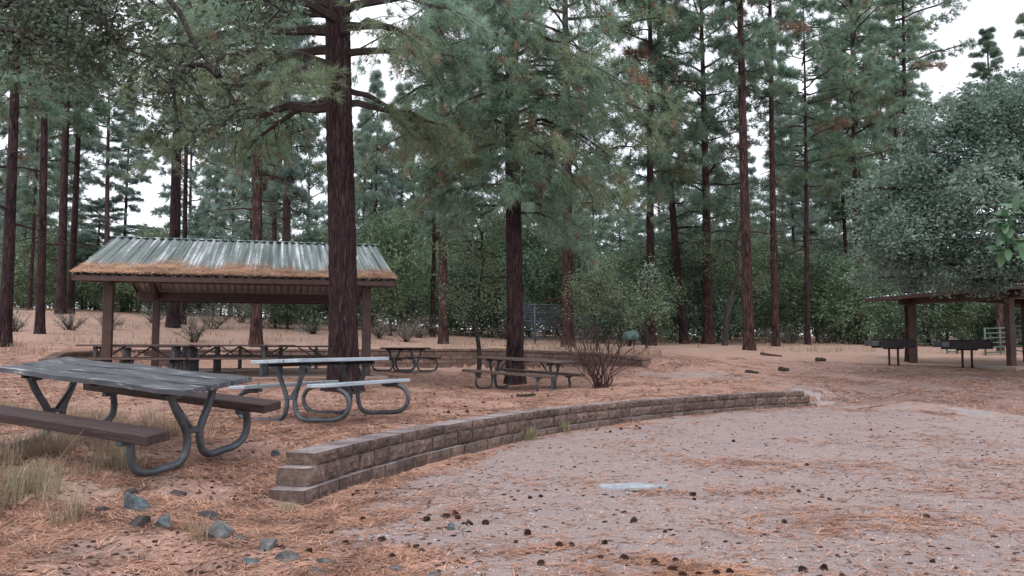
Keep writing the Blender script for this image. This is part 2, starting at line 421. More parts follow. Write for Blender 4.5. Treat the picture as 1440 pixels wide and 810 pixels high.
MT['disc'] = simple('pale_stone', [(.3, (.20, .225, .255)), (.7, (.40, .44, .48))], 9, .8, .3, 40, dist=.003)
MT['rock_blue'] = simple('blue_grey_rock', [(.25, (.030, .038, .045)), (.5, (.080, .100, .112)), (.8, (.20, .235, .245))], 11, .85, .7, 25, dist=.012)
MT['rock_grey'] = simple('grey_rock', [(.25, (.035, .036, .038)), (.5, (.105, .106, .107)), (.8, (.24, .24, .24))], 11, .85, .7, 25, dist=.012)
MT['rock_dark'] = simple('dark_rock', [(.25, (.020, .018, .02)), (.75, (.085, .07, .07))], 7, .85, .7, 25, dist=.012)
MT['cone'] = simple('pine_cone_scales', [(.3, (.018, .010, .009)), (.7, (.07, .038, .03))], 40, .9, .3)
MT['wood_tan'] = simple('tan_plank', [(.3, (.30, .22, .14)), (.7, (.50, .38, .25))], 6, .8, .3)
MT['log'] = simple('rotting_log', [(.3, (.018, .013, .012)), (.7, (.08, .055, .045))], 8, .9, .6)

def roof_mat():
    m, nt, N, L = new_mat('weathered_corrugated_roof')
    out = N.new('ShaderNodeOutputMaterial'); b = N.new('ShaderNodeBsdfPrincipled')
    tc = N.new('ShaderNodeTexCoord'); mp = N.new('ShaderNodeMapping'); mp.inputs['Scale'].default_value = (9.5, .22, .22)
    L.new(tc.outputs['Object'], mp.inputs[0])
    n = N.new('ShaderNodeTexNoise'); n.inputs['Scale'].default_value = 1.0; n.inputs['Detail'].default_value = 5; L.new(mp.outputs[0], n.inputs['Vector'])
    n2 = N.new('ShaderNodeTexNoise'); n2.inputs['Scale'].default_value = 7; n2.inputs['Detail'].default_value = 8; L.new(tc.outputs['Object'], n2.inputs['Vector'])
    a = N.new('ShaderNodeMath'); a.operation = 'MULTIPLY_ADD'; a.inputs[1].default_value = .2; L.new(n2.outputs['Fac'], a.inputs[0]); L.new(n.outputs['Fac'], a.inputs[2])
    r = ramp(N, [(.42, (.035, .060, .056)), (.55, (.105, .150, .143)), (.63, (.20, .245, .243)), (.69, (.35, .40, .41)), (.74, (.64, .69, .72))]); L.new(a.outputs[0], r.inputs[0])
    L.new(r.outputs[0], b.inputs['Base Color']); b.inputs['Roughness'].default_value = .5; b.inputs['Metallic'].default_value = .2
    L.new(b.outputs[0], out.inputs[0]); return m
MT['roof'] = roof_mat()

def ground_mat():
    m, nt, N, L = new_mat('forest_floor')
    out = N.new('ShaderNodeOutputMaterial'); b = N.new('ShaderNodeBsdfPrincipled'); b.inputs['Roughness'].default_value = .95; b.inputs['Specular IOR Level'].default_value = .12
    tc = N.new('ShaderNodeTexCoord'); at = N.new('ShaderNodeAttribute'); at.attribute_name = 'zone'
    sp = N.new('ShaderNodeSeparateColor'); L.new(at.outputs['Color'], sp.inputs[0])
    def noise(s, d=8, dist=0, ro=.65):
        n = N.new('ShaderNodeTexNoise'); n.inputs['Scale'].default_value = s; n.inputs['Detail'].default_value = d; n.inputs['Distortion'].default_value = dist; n.inputs['Roughness'].default_value = ro
        L.new(tc.outputs['Object'], n.inputs['Vector']); return n
    def mix(f, a, c, blend='MIX'):
        x = N.new('ShaderNodeMix'); x.data_type = 'RGBA'; x.blend_type = blend
        if isinstance(f, float): x.inputs[0].default_value = f
        else: L.new(f, x.inputs[0])
        for s, v in ((6, a), (7, c)):
            if isinstance(v, tuple): x.inputs[s].default_value = (*v, 1)
            else: L.new(v, x.inputs[s])
        return x.outputs[2]
    def thr(src, a, c):
        r = ramp(N, [(a, (0, 0, 0)), (c, (1, 1, 1))]); L.new(src, r.inputs[0]); return r.outputs[0]
    # needle litter
    n1 = noise(13, 10, 1.6, .75)
    litter = ramp(N, [(.30, (.060, .036, .032)), (.43, (.25, .150, .122)), (.58, (.49, .305, .24)), (.76, (.68, .48, .39))]); L.new(n1.outputs['Fac'], litter.inputs[0])
    n1b = noise(.7, 5)
    lit = mix(thr(n1b.outputs['Fac'], .4, .65), litter.outputs[0], (.40, .225, .155), 'MULTIPLY')
    fm = N.new('ShaderNodeMath'); fm.operation = 'MULTIPLY'; fm.inputs[1].default_value = .55; L.new(thr(n1b.outputs['Fac'], .42, .62), fm.inputs[0])
    lit = mix(fm.outputs[0], litter.outputs[0], (.45, .275, .21))
    n1c = noise(1.7, 6)
    fd = N.new('ShaderNodeMath'); fd.operation = 'MULTIPLY'; fd.inputs[1].default_value = .6; L.new(thr(n1c.outputs['Fac'], .56, .7), fd.inputs[0])
    lit = mix(fd.outputs[0], lit, (.20, .145, .14))
    fz = N.new('ShaderNodeMath'); fz.operation = 'MULTIPLY'; fz.inputs[1].default_value = .75; L.new(sp.outputs[2], fz.inputs[0])
    nd = noise(24, 9, .6, .8)
    duff = ramp(N, [(.32, (.050, .038, .037)), (.5, (.175, .130, .125)), (.7, (.36, .27, .25))]); L.new(nd.outputs['Fac'], duff.inputs[0])
    lit = mix(fz.outputs[0], lit, duff.outputs[0])
    # dry grass tint
    n5 = noise(22, 8, 1.0)
    gcol = ramp(N, [(.3, (.22, .155, .12)), (.6, (.45, .335, .265)), (.8, (.58, .47, .38))]); L.new(n5.outputs['Fac'], gcol.inputs[0])
    lit = mix(sp.outputs[1], lit, gcol.outputs[0])
    # gravel
    n2 = noise(70, 6, 0, .7); n3 = noise(1.1, 6); n6 = noise(260, 2)
    gr = ramp(N, [(.3, (.105, .080, .076)), (.48, (.315, .245, .230)), (.62, (.425, .338, .318)), (.78, (.60, .51, .49))]); L.new(n2.outputs['Fac'], gr.inputs[0])
    f3 = N.new('ShaderNodeMath'); f3.operation = 'MULTIPLY'; f3.inputs[1].default_value = .55; L.new(thr(n3.outputs['Fac'], .42, .66), f3.inputs[0])
    grv = mix(f3.outputs[0], gr.outputs[0], (.27, .215, .218))
    n7 = noise(3.0, 9, 1.0)
    f7 = N.new('ShaderNodeMath'); f7.operation = 'MULTIPLY'; f7.inputs[1].default_value = .5; L.new(thr(n7.outputs['Fac'], .58, .72), f7.inputs[0])
    grv = mix(f7.outputs[0], grv, (.44, .29, .22))
    v = N.new('ShaderNodeTexVoronoi'); v.inputs['Scale'].default_value = 34; L.new(tc.outputs['Object'], v.inputs['Vector'])
    grv = mix(thr(v.outputs['Distance'], .13, .07), grv, (.08, .06, .058))
    v2 = N.new('ShaderNodeTexVoronoi'); v2.inputs['Scale'].default_value = 23; L.new(tc.outputs['Object'], v2.inputs['Vector'])
    grv = mix(thr(v2.outputs['Distance'], .085, .04), grv, (.66, .62, .62))
    # break up the border
    nb = noise(9, 8, 1.0)
    ad = N.new('ShaderNodeMath'); ad.operation = 'ADD'; L.new(sp.outputs[0], ad.inputs[0])
    sc = N.new('ShaderNodeMath'); sc.operation = 'MULTIPLY_ADD'; sc.inputs[1].default_value = 1.2; sc.inputs[2].default_value = -.6; L.new(nb.outputs['Fac'], sc.inputs[0]); L.new(sc.outputs[0], ad.inputs[1])
    col = mix(thr(ad.outputs[0], .35, .65), lit, grv)
    L.new(col, b.inputs['Base Color'])
    hb = noise(38, 9, .8, .75)
    bp = N.new('ShaderNodeBump'); bp.inputs['Strength'].default_value = .75; bp.inputs['Distance'].default_value = .022
    L.new(hb.outputs['Fac'], bp.inputs['Height']); L.new(bp.outputs[0], b.inputs['Normal'])
    L.new(b.outputs[0], out.inputs[0]); return m
MT['ground'] = ground_mat()

# ------------------------------------------------------------------ ground sheet
def build_ground():
    t = np.concatenate([np.linspace(-3.2, -.85, 40)[:-1], np.linspace(-.85, .95, 260), np.linspace(.95, 3.2, 40)[1:]])
    d = np.concatenate([np.linspace(-14, 3, 40)[:-1], np.arange(3, 20, .055), np.arange(20, 33, .11), np.geomspace(33, 420, 70)])
    T, D = np.meshgrid(t, d)
    xs = (T * np.maximum(D, 3)).ravel(); ys = D.ravel()
    zs = terr(xs, ys)
    n, m = len(d), len(t)
    i = np.arange(n - 1)[:, None] * m + np.arange(m - 1)[None]
    Fc = np.stack([i, i + 1, i + m + 1, i + m], -1).reshape(-1, 4)
    me = np_mesh('ground', np.stack([xs, ys, zs], 1), Fc, MT['ground'], smooth=True)
    g, gr, du = masks(xs, ys)
    a = me.color_attributes.new('zone', 'FLOAT_COLOR', 'POINT')
    a.data.foreach_set('color', np.stack([g, gr, du, g * 0 + 1], 1).astype(np.float32).ravel())
    tag(link('ground', me), 'forest floor of fallen pine needles and pinkish gravel', 'ground', kind='structure')
build_ground()

def ribbon(poly, w, name, mat, lift=.02, n=8, wob=.06):
    P = catmull([(x, y, 0) for x, y in poly], n)
    V, Fc = [], []
    K = 7
    for i, p in enumerate(P):
        t = P[min(i + 1, len(P) - 1)] - P[max(i - 1, 0)]; t.normalize(); s = Vector((t.y, -t.x, 0))
        for k in range(K):
            u = (k / (K - 1) - .5) * w
            q = p + s * u
            V.append((q.x, q.y, gz(q.x, q.y) * .5 + float(terr(q.x, q.y, False)[0]) * .5 + lift - .03 * (abs(k - 3) == 3)))
    for i in range(len(P) - 1):
        for k in range(K - 1): Fc.append((i * K + k, i * K + k + 1, (i + 1) * K + k + 1, (i + 1) * K + k))
    return tag(link(name, np_mesh(name, np.array(V), np.array(Fc), mat, smooth=True)), kind='structure')
o = ribbon(PATH, 1.25, 'path', MT['concrete'], .008, 14)
tag(o, 'pale concrete footpath passing the end of the curved wall', 'path')

# ------------------------------------------------------------------ curved retaining wall
def arc_pt(ang, r): return Vector((WC[0] + r * math.cos(R_(ang)), WC[1] + r * math.sin(R_(ang)), 0))
def block_course(mb, a0, a1, z0, z1, out, depth, bl, rough, seed):
    rs = np.random.default_rng(seed)
    n = max(1, round((a0 - a1) * math.pi / 180 * WR / bl)); st = (a0 - a1) / n
    off = rs.uniform(-.2, .2) * st
    ed = [a0] + [a0 - st * i + off * (seed % 2) + rs.uniform(-.12, .12) * st for i in range(1, n)] + [a1]
    gap = .010
    for i in range(n):
        b0, b1 = ed[i], ed[i + 1]
        ga = gap / WR * 57.3 / 2
        b0 -= ga * (i > 0); b1 += ga * (i < n - 1)
        jr = rs.uniform(-.008, .008); jz = rs.uniform(-.004, .004)
        U, Wn = 9, 5
        V, Fc = [], []
        bot, top = z0, z1 + jz - .003
        for w in range(Wn):
            for u in range(U):
                fu, fw = u / (U - 1), w / (Wn - 1)
                e = min(1, 5 * min(fu, 1 - fu, )) * min(1, 4 * min(fw, 1 - fw) + .05)
                bump = rough * (rs.uniform(-.6, 1) * .6 + .5) * e - .008 * (1 - e)
                r = WR - out - bump + jr
                p = arc_pt(b0 + (b1 - b0) * fu, r)
                V.append((p.x, p.y, bot + (top - bot) * fw + (rs.uniform(-.004, .004) if 0 < fw < 1 else 0)))
        for w in range(Wn - 1):
            for u in range(U - 1): Fc.append((w * U + u, w * U + u + 1, (w + 1) * U + u + 1, (w + 1) * U + u))
        k = len(V)
        for w in (bot, top):
            for u in range(U):
                p = arc_pt(b0 + (b1 - b0) * u / (U - 1), WR - out + depth)
                V.append((p.x, p.y, w))
        tr = (Wn - 1) * U; top_f = []
        for u in range(U - 1):
            top_f.append((tr + u, tr + u + 1, k + U + u + 1, k + U + u))
            Fc.append((k + u, k + u + 1, u + 1, u))
            Fc.append((k + U + u, k + U + u + 1, k + u + 1, k + u))
        Fc.append(tuple([w * U for w in range(Wn)] + [k + U, k]))
        Fc.append(tuple([w * U + U - 1 for w in range(Wn)][::-1] + [k + U - 1, k + 2 * U - 1]))
        mb.add(V, Fc, 0)
        m0 = len(mb.v) - len(V)
        for f in top_f: mb.f.append(tuple(i + m0 for i in f)); mb.m.append(1); mb.sm.append(False)
wall = empty('retaining_wall', arc_pt(143, WR))
wall_o = Vector(wall.location)
tag(wall, 'long curved low wall of rough brown concrete blocks edging the gravel', 'wall')
mb = MB()
block_course(mb, 166.9, 120.1, -.09, .115, .075, .34, .33, .016, 1)
block_course(mb, 166.3, 120.55, .115, .275, .012, .31, .34, .030, 2)
o = mb.build('block_courses', [MT['block'], MT['cap']], wall); o.location = -wall_o
mb = MB()
block_course(mb, 165.75, 121.0, .275, .385, -.005, .30, .36, .022, 3)
o = mb.build('cap_course', [MT['block'], MT['cap']], wall); o.location = -wall_o

# far wall, same block but longer and browner
def far_wall():
    P = catmull([(x, y, 0) for x, y in W2], 10)
    root = empty('retaining_wall', (P[40].x, P[40].y, .55)); o0 = Vector(root.location)
    tag(root, 'low straight brown block wall at the foot of the slope behind the tables', 'wall')
    L = 0; S = [0]
    for a, b in zip(P[:-1], P[1:]): L += (b - a).length; S.append(L)
    def at(s):
        s = max(0, min(L, s))
        for i in range(len(S) - 1):
            if s <= S[i + 1]: return P[i].lerp(P[i + 1], (s - S[i]) / (S[i + 1] - S[i] + 1e-9))
        return P[-1]
    tops = lambda s: np.interp(s, [0, 3, 8, L - 8, L - 2.2, L], [1.02, 1.18, 1.25, 1.27, 1.13, 1.03])
    mbk, mbc = MB(), MB()
    rs = random.Random(5)
    for row in range(6):
        s = -.2 * (row % 2)
        while s < L:
            e = min(L, s + .41)
            a, b = at(max(s + .006, 0)), at(e - .006)
            tp = tops((s + e) / 2); z1 = tp - .09 - row * .15; z0 = z1 - .144
            t = b - a
            if t.length > .05 and z1 > .45:
                rot = Matrix.Rotation(math.atan2(t.y, t.x), 3, 'Z')
                mbk.box(((a.x + b.x) / 2, (a.y + b.y) / 2, (z0 + z1) / 2), (t.length, .26 + rs.uniform(-.02, .02), z1 - z0), rot=rot, bev=.012)
            s = e
    s = 0
    while s < L:
        e = min(L, s + .45); a, b = at(s + .003), at(e - .003); t = b - a
        if t.length > .05:
            mbc.box(((a.x + b.x) / 2, (a.y + b.y) / 2, tops((s + e) / 2) - .042), (t.length, .32, .085), rot=Matrix.Rotation(math.atan2(t.y, t.x), 3, 'Z'), bev=.01)
        s = e
    o = mbk.build('block_courses', MT['block_far'], root); o.location = -o0
    o = mbc.build('cap_course', MT['block_far'], root); o.location = -o0
far_wall()

# ------------------------------------------------------------------ picnic tables
def picnic_table(label, L, W, yb, fx, top_m, bench_m, tube_m, yo, bt=.07, tt=.045, boards=3, gap=.012, outer=False, chipped=False, tr=.030, group='picnic tables'):
    root = empty('picnic_table'); tag(root, label, 'picnic table', group)
    mb = MB(); bw = (W - gap * (boards - 1)) / boards
    rs = random.Random(len(label))
    for k in range(boards):
        y = -W / 2 + bw / 2 + k * (bw + gap)
        dl = rs.uniform(-.015, .015)
        if chipped:
            n = 26; V, Fc = [], []
            for i in range(n + 1):
                x = -L / 2 + L * i / n + (dl if i in (0, n) else 0)
                j0, j1 = rs.uniform(0, .010), rs.uniform(0, .010)
                if k == 1 and 9 < i < 13: j1 += .022
                zz = .76 + rs.uniform(-.003, .003) + .006 * math.sin(i * .5 + k)
                V += [(x, y - bw / 2 + j0, zz - tt), (x, y - bw / 2 + j0, zz), (x, y + bw / 2 - j1, zz), (x, y + bw / 2 - j1, zz - tt)]
            for i in range(n):
                for q in range(4): Fc.append((i * 4 + q, i * 4 + (q + 1) % 4, i * 4 + 4 + (q + 1) % 4, i * 4 + 4 + q))
            mb.add(V, Fc); m = len(mb.v)
            mb.f += [(m - 1, m - 2, m - 3, m - 4), (m - len(V), m - len(V) + 1, m - len(V) + 2, m - len(V) + 3)]; mb.m += [0, 0]; mb.sm += [False, False]
        else:
            mb.box((dl, y, .76 - tt / 2), (L, bw, tt), bev=.006)
    mb.build('tabletop', top_m, root)
    mb = MB()
    for sx in (-1, 1):
        mb = MB(); mb.box((sx * fx, 0, .76 - tt - .022), (.05, W * .86, .042), bev=.004)
        mb.build('cleat', MT['iron'], root)
    mb = MB(); mb.box((0, 0, .76 - tt - .02), (.06, W * .8, .036), bev=.004)
    mb.build('cleat', MT['iron'], root)
    bwid = .25
    for s in (-1, 1):
        b = MB(); b.box((0, s * yb, .46 - bt / 2), (L, bwid, bt), bev=.008)
        b.build('bench_seat', bench_m, root)
    for sx in (-1, 1):
        fr = MB()
        for s in (-1, 1):
            if outer:
                pts = [(.20, .69), (.15, .52), (.075, .34), (.06, .22), (.10, .09), (.2, .032), (.4, .030), (yo - .2, .034), (yo - .06, .09), (yo - .0, .21), (yo - .05, .33), (yb + .08, .385), (yb - .08, .39)]
            else:
                pts = [(.27, .69), (.20, .52), (.10, .34), (.075, .22), (.11, .09), (.2, .032), (.38, .030), (yo - .18, .034), (yo - .05, .09), (yo, .2), (yo - .005, .31), (yo - .02, .385)]
            fr.tube(catmull([(sx * fx, s * a, z) for a, z in pts], 4), tr, 10)
            fr.box((sx * fx, s * yb, .46 - bt - .022), (.07, .25, .04), bev=.004)
            for q in (-.09, .09): fr.tube([(sx * fx, s * yb + q, .455), (sx * fx, s * yb + q, .466)], .011, 8)
            fr.box((sx * fx, s * .22, .76 - tt - .055), (.085, .12, .05), bev=.004)
        fr.build('frame', tube_m, root)
        br = MB(); br.tube([(sx * fx, 0, .30), (sx * (fx - .38), 0, .70)], .018, 8)
        br.box((sx * fx, 0, .30), (.06, .16, .05), bev=.005)
        br.build('brace', tube_m, root)
    return root

t1 = picnic_table('weathered grey wooden picnic table with a chipped top in dry grass', 2.52, .80, .70, .93, MT['wood_top'], MT['wood_dark'], MT['tube'], .70, .085, .045, gap=.018, chipped=True, tr=.036)
t1.location = (-3.78, 8.34, gz(-3.78, 8.34) - .0); t1.rotation_euler = (.12, .07, -.43)
t1.location.z = .335
t2 = picnic_table('white metal picnic table with curled grey tube legs in front of the thick pine', 1.9, .74, .58, .66, MT['alu'], MT['alu'], MT['tube'], .84, .045, .045, 3, .006, outer=True)
t2.location = (-2.38, 10.91, .425); t2.rotation_euler = (-.035, 0, 1.15)
t3 = picnic_table('brown wooden picnic table on curled legs against a pine, beside the bare shrub', 2.44, .74, .66, .84, MT['wood_brown'], MT['wood_brown'], MT['tube'], .72, .06, .045, 3, .01, outer=True)
x3 = X(735, 20.0); t3.location = (x3, 20.0, .30); t3.rotation_euler = (.0, .045, -.60)
t4 = picnic_table('dark picnic table beside the shelter post, in front of the low brown wall', 1.9, .74, .62, .66, MT['wood_dark'], MT['wood_dark'], MT['tube'], .80, .05, .045, 3, .01, outer=True)
t4.location = (X(570, 27), 27.0, gz(X(570, 27), 27.0)); t4.rotation_euler = (0, 0, 2.23)

# tables under the shelter
SH = dict(c=(-7.26, 23.43), yaw=.267, L=6.95, hw=4.6, ze=2.88, zr=4.22)
def sh(u, v, z=0):
    c, s = math.cos(SH['yaw']), math.sin(SH['yaw'])
    return Vector((SH['c'][0] + u * c - v * s, SH['c'][1] + u * s + v * c, z))
def wood_pipe_table(label, L=2.44):
    root = empty('picnic_table'); tag(root, label, 'picnic table', 'picnic tables')
    mb = MB()
    for k in range(3): mb.box((0, -.25 + .25 * k, .74), (L, .238, .042), bev=.005)
    mb.build('tabletop', MT['wood_brown'], root)
    for s in (-1, 1):
        b = MB(); b.box((0, s * .66, .44), (L, .25, .042), bev=.005); b.build('bench_seat', MT['wood_brown'], root)
    for sx in (-1, 1):
        fr = MB()
        for s in (-1, 1): fr.box((sx * (L / 2 - .38), s * .24, .36), (.08, .08, .71), bev=.004)
        fr.box((sx * (L / 2 - .38), 0, .37), (.06, 1.5, .06), bev=.004)
        fr.box((sx * (L / 2 - .38), 0, .685), (.062, .66, .05), bev=.004)
        for s in (-1, 1): fr.box((sx * (L / 2 - .38), s * .66, .18), (.056, .056, .36), bev=.004)
        fr.build('frame', MT['tube_dark'], root)
        br = MB(); br.tube([(sx * (L / 2 - .40), 0, .36), (sx * (L / 2 - .95), 0, .715)], .02, 6); br.build('brace', MT['tube_dark'], root)
    return root
proto = wood_pipe_table('long wooden table on square legs at the front corner of the shelter')
def put(o, x, y, yaw):
    o.location = (x, y, gz(x, y)); o.rotation_euler = (0, 0, yaw)
put(proto, X(195, 19.6), 19.6, .16)
for (px, d, yaw, lab) in ((322, 20.2, .16, 'second wooden table of the front row under the metal roof'),
                          (228, 22.7, .22, 'table of the middle row under the roof, between the two posts of its open end'),
                          (352, 23.6, .22, 'table in the middle of the shelter, behind the front row'),
                          (300, 27.2, .26, 'rearmost table in the shelter, close to the block wall'),
                          (420, 22.6, .22, 'dark table half hidden by the thick pine trunk at the shelter front'),
                          (408, 27.5, .26, 'rear shelter table partly hidden by the thick pine trunk')):
    c = copy_tree(proto); c['label'] = lab; put(c, X(px, d), d, yaw)

# ------------------------------------------------------------------ shelters
def corrugated(L, e0, e1, pitch=.20, h=.038):
    """sheet from eave e0=(v,z) to ridge e1=(v,z), ribs running up the slope"""
    prof = []
    x = -L / 2
    while x < L / 2 - .001:
        for (dx, z) in ((0, 0), (.095, 0), (.118, h), (.176, h)):
            if x + dx <= L / 2: prof.append((x + dx, z))
        x += pitch
    prof.append((L / 2, 0))
    dv, dz = e1[0] - e0[0], e1[1] - e0[1]; l = math.hypot(dv, dz); nv, nz = -dz / l, dv / l
    if nz < 0: nv, nz = -nv, -nz
    V, Fc = [], []
    K = 6
    for k in range(K + 1):
        t = k / K
        for (px, h_) in prof: V.append((px, e0[0] + dv * t + nv * h_, e0[1] + dz * t + nz * h_))
    n = len(prof)
    for k in range(K):
        for i in range(n - 1): Fc.append((k * n + i, k * n + i + 1, (k + 1) * n + i + 1, (k + 1) * n + i))
    return V, Fc

def shelter(label, c, yaw, L, hw, ze, zr, zg, posts, litter=True):
    root = empty('picnic_shelter', (c[0], c[1], zg), (0, 0, yaw)); tag(root, label, 'shelter')
    ze -= zg; zr -= zg
    for s in (-1, 1):
        V, Fc = corrugated(L, (s * hw, ze), (s * .03, zr))
        mb = MB(); mb.add(V, Fc)
        mb.build('roof_panel', MT['roof'], root)
        V2, F2 = corrugated(L - .02, (s * (hw - .01), ze - .012), (s * .03, zr - .012))
        mb = MB(); mb.add(V2, F2); mb.build('roof_underside', MT['soffit'], root)
    mb = MB(); mb.box((0, 0, zr + .025), (L + .02, .30, .03), bev=.004)
    mb.build('ridge_cap', MT['roof'], root)
    sl = (zr - ze) / hw
    zu = lambda v: ze + (hw - abs(v)) * sl
    fr = MB()
    for s in (-1, 1):
        fr.box((0, s * (hw - .03), ze - .075), (L - .05, .05, .11), bev=.004)                 # fascia under the eave
    ang = math.atan2(zr - ze, hw)
    for s in (-1, 1):
        for e in (-1, 1):
            rot = Matrix.Rotation(-s * ang, 3, 'X')
            fr.box((e * (L / 2 - .04), s * hw / 2, (ze + zr) / 2 - .075), (.05, math.hypot(hw, zr - ze), .10), rot=rot, bev=.004)
    fr.build('fascia', MT['brown_steel'], root)
    pv = [p[1] for p in posts]
    bm = MB()
    for v in sorted(set(pv)):
        us = [p[0] for p in posts if p[1] == v]
        bm.box(((min(us) + max(us)) / 2, v, zu(v) - .20), (max(us) - min(us) + 1.1 if L > 6.5 else L - .3, .16, .26), bev=.006)
    bm.box((0, 0, zr - .18), (L - .3, .15, .24), bev=.006)
    for v in np.arange(-hw + 2.3, hw - 1.2, 2.25):
        if abs(v) > .4 and min(abs(v - q) for q in pv) > .4: bm.box((0, v, zu(v) - .085), (L - .2, .05, .07), bev=.004)
    bm.build('purlins', MT['brown_steel'], root)
    for u in sorted(set(p[0] for p in posts)):
        for s in (-1, 1):
            v0 = hw - .5
            rot = Matrix.Rotation(-s * ang, 3, 'X')
            rb = MB(); rb.box((u, s * v0 / 2, (zu(v0) + zu(0)) / 2 - .20), (.14, math.hypot(v0, zu(0) - zu(v0)), .22), rot=rot, bev=.006)
            rb.build('rafter', MT['brown_steel'], root)
    for (u, v) in posts:
        p = MB(); h = zu(v) - .33
        p.box((u, v, h / 2 - .03), (.20, .20, h + .06), bev=.012)
        p.box((u, v, .02), (.34, .34, .03), bev=.004)
        p.build('post', MT['brown_steel'], root)
    return root
s1 = shelter('large open picnic shelter with a rusty needle-strewn corrugated metal roof', SH['c'], SH['yaw'], SH['L'], SH['hw'], SH['ze'], SH['zr'], .62,
             [(-2.85, -SH['hw'] + .75), (2.85, -SH['hw'] + .75), (-2.85, SH['hw'] - .75), (2.85, SH['hw'] - .75)])
sl_ = MB(); K = 14
o = empty('shelter_pad')
bpy.data.objects.remove(o)
mb = MB(); mb.box((0, .15, -.16), (6.7, 8.6, .32), bev=.02)
o = mb.build('shelter_pad', MT['slab']); o.location = (SH['c'][0], SH['c'][1], .64); o.rotation_euler = (0, 0, SH['yaw'])
tag(o, 'level concrete pad under the large picnic shelter', 'concrete pad', kind='structure')

Y2 = math.atan2(4.4, -.86) # second shelter's long axis
d2 = Vector((math.cos(Y2), math.sin(Y2), 0)); n2 = Vector((d2.y, -d2.x, 0))   # n2 points to the picture's right
p1, p2 = Vector((X(1283, 30), 30, 0)), Vector((X(1420, 25.6), 25.6, 0))
mid = (p1 + p2) / 2 + n2 * 2.3
s2 = shelter('small open shelter with brown posts, half covered by the big grey-green oak', (mid.x, mid.y), Y2, 7.0, 3.3, 3.1, 3.26, .72,
             [(2.24, 2.3), (-2.24, 2.3), (2.24, -2.3), (-2.24, -2.3)])
mb = MB(); mb.box((0, 0, -.1), (6.2, 5.8, .24), bev=.02)
o = mb.build('shelter_pad', MT['slab']); o.location = (mid.x, mid.y, .745); o.rotation_euler = (0, 0, Y2)
tag(o, 'low concrete pad under the small shelter by the oak', 'concrete pad', kind='structure')

# needles caught on the lower roof
def roof_needles():
    n = 12000
    u = rng.uniform(-SH['L'] / 2 + .02, SH['L'] / 2 - .02, n)
    lim = .35 + 1.4 * vnoise(u, u * 0, 1.3, 3) ** 1.5 + .5 * vnoise(u, u * 0, 5, 4)
    k = np.abs(rng.normal(0, .5, n)) * lim
    keep = k < SH['hw'] * .8; u, k = u[keep], k[keep]; n = len(u)
    sl = (SH['zr'] - SH['ze']) / SH['hw']
    v = -SH['hw'] + .03 + k
    z = SH['ze'] - .62 + k * sl + .045 + rng.uniform(0, .035, n) * np.exp(-k)
    ang = rng.uniform(0, math.pi, n); l = rng.uniform(.10, .24, n) / 2; w = .010
    dx, dy = np.cos(ang) * l, np.sin(ang) * l
    px, py = -np.sin(ang) * w, np.cos(ang) * w
    A = np.stack([u - dx - px, v - dy - py, z - dy * sl - py * sl], 1)
    B = np.stack([u - dx + px, v - dy + py, z - dy * sl + py * sl], 1)
    Cc = np.stack([u + dx, v + dy, z + dy * sl + rng.uniform(0, .02, n)], 1)
    V = np.stack([A, B, Cc], 1).reshape(-1, 3)
    lay = MB(); NU, NK = 240, 9
    Vl = []
    for i in range(NU + 1):
        uu = -SH['L'] / 2 + .01 + (SH['L'] - .02) * i / NU
        lm = .06 + .68 * float(vnoise([uu], [0.], 1.7, 3)[0]) ** 1.7 + .5 * float(vnoise([uu], [0.], 5, 4)[0]) * float(vnoise([uu], [0.], 17, 5)[0]) * 2
        for q in range(NK + 1):
            kk = lm * q / NK
            Vl.append((uu, -SH['hw'] + .012 + kk, SH['ze'] - .62 + kk * sl + .043 * (1 - (q / NK) ** 2) + .012 * float(vnoise([uu], [kk], 14, 8)[0]) - .004))
    Fl = [(i * (NK + 1) + q, (i + 1) * (NK + 1) + q, (i + 1) * (NK + 1) + q + 1, i * (NK + 1) + q + 1) for i in range(NU) for q in range(NK)]
    V = np.concatenate([V, np.array(Vl)])
    # needles are triangles, the matted layer is split into triangles too
    T = np.arange(3 * n).reshape(-1, 3)
    Fl = np.array(Fl) + 3 * n
    T = np.concatenate([T, Fl[:, [0, 1, 2]], Fl[:, [0, 2, 3]]])
    mi = np.concatenate([(rng.random(n) < .3).astype(int), np.zeros(2 * len(Fl), int) + 2])
    o = link('fallen_needles', np_mesh('roof_needles', V, T, [MT['litter_orange'], MT['litter'], MT['mat_layer']], mi))
    o.location = (SH['c'][0], SH['c'][1], .62); o.rotation_euler = (0, 0, SH['yaw'])
    tag(o, 'rust-orange fallen pine needles matted along the lower roof edge', 'pine needles', kind='stuff')
MT['mat_layer'] = simple('matted_needles', [(.3, (.13, .075, .058)), (.5, (.38, .23, .175)), (.72, (.60, .42, .33))], 30, .95, .8, 50, dist=.02)
roof_needles()

# ------------------------------------------------------------------ pine generator
def tufts(P, D, n_needles, length, width, spread=.95, droop=.12, rs=rng):
    m = len(P)
    P = np.repeat(P, n_needles, 0); D = np.repeat(D, n_needles, 0)
    r = rs.normal(size=P.shape); r /= np.linalg.norm(r, axis=1, keepdims=True)
    d = D + spread * r; d /= np.linalg.norm(d, axis=1, keepdims=True) + 1e-9
    d[:, 2] -= droop
    l = (length * rs.uniform(.65, 1.15, len(P)))[:, None]
    q = rs.normal(size=P.shape); s = np.cross(d, q); s /= np.linalg.norm(s, axis=1, keepdims=True) + 1e-9
    s *= width / 2
    base = P + d * l * .08
    V = np.stack([base - s, base + s, P + d * l], 1).reshape(-1, 3)
    return V, np.arange(len(V)).reshape(-1, 3)

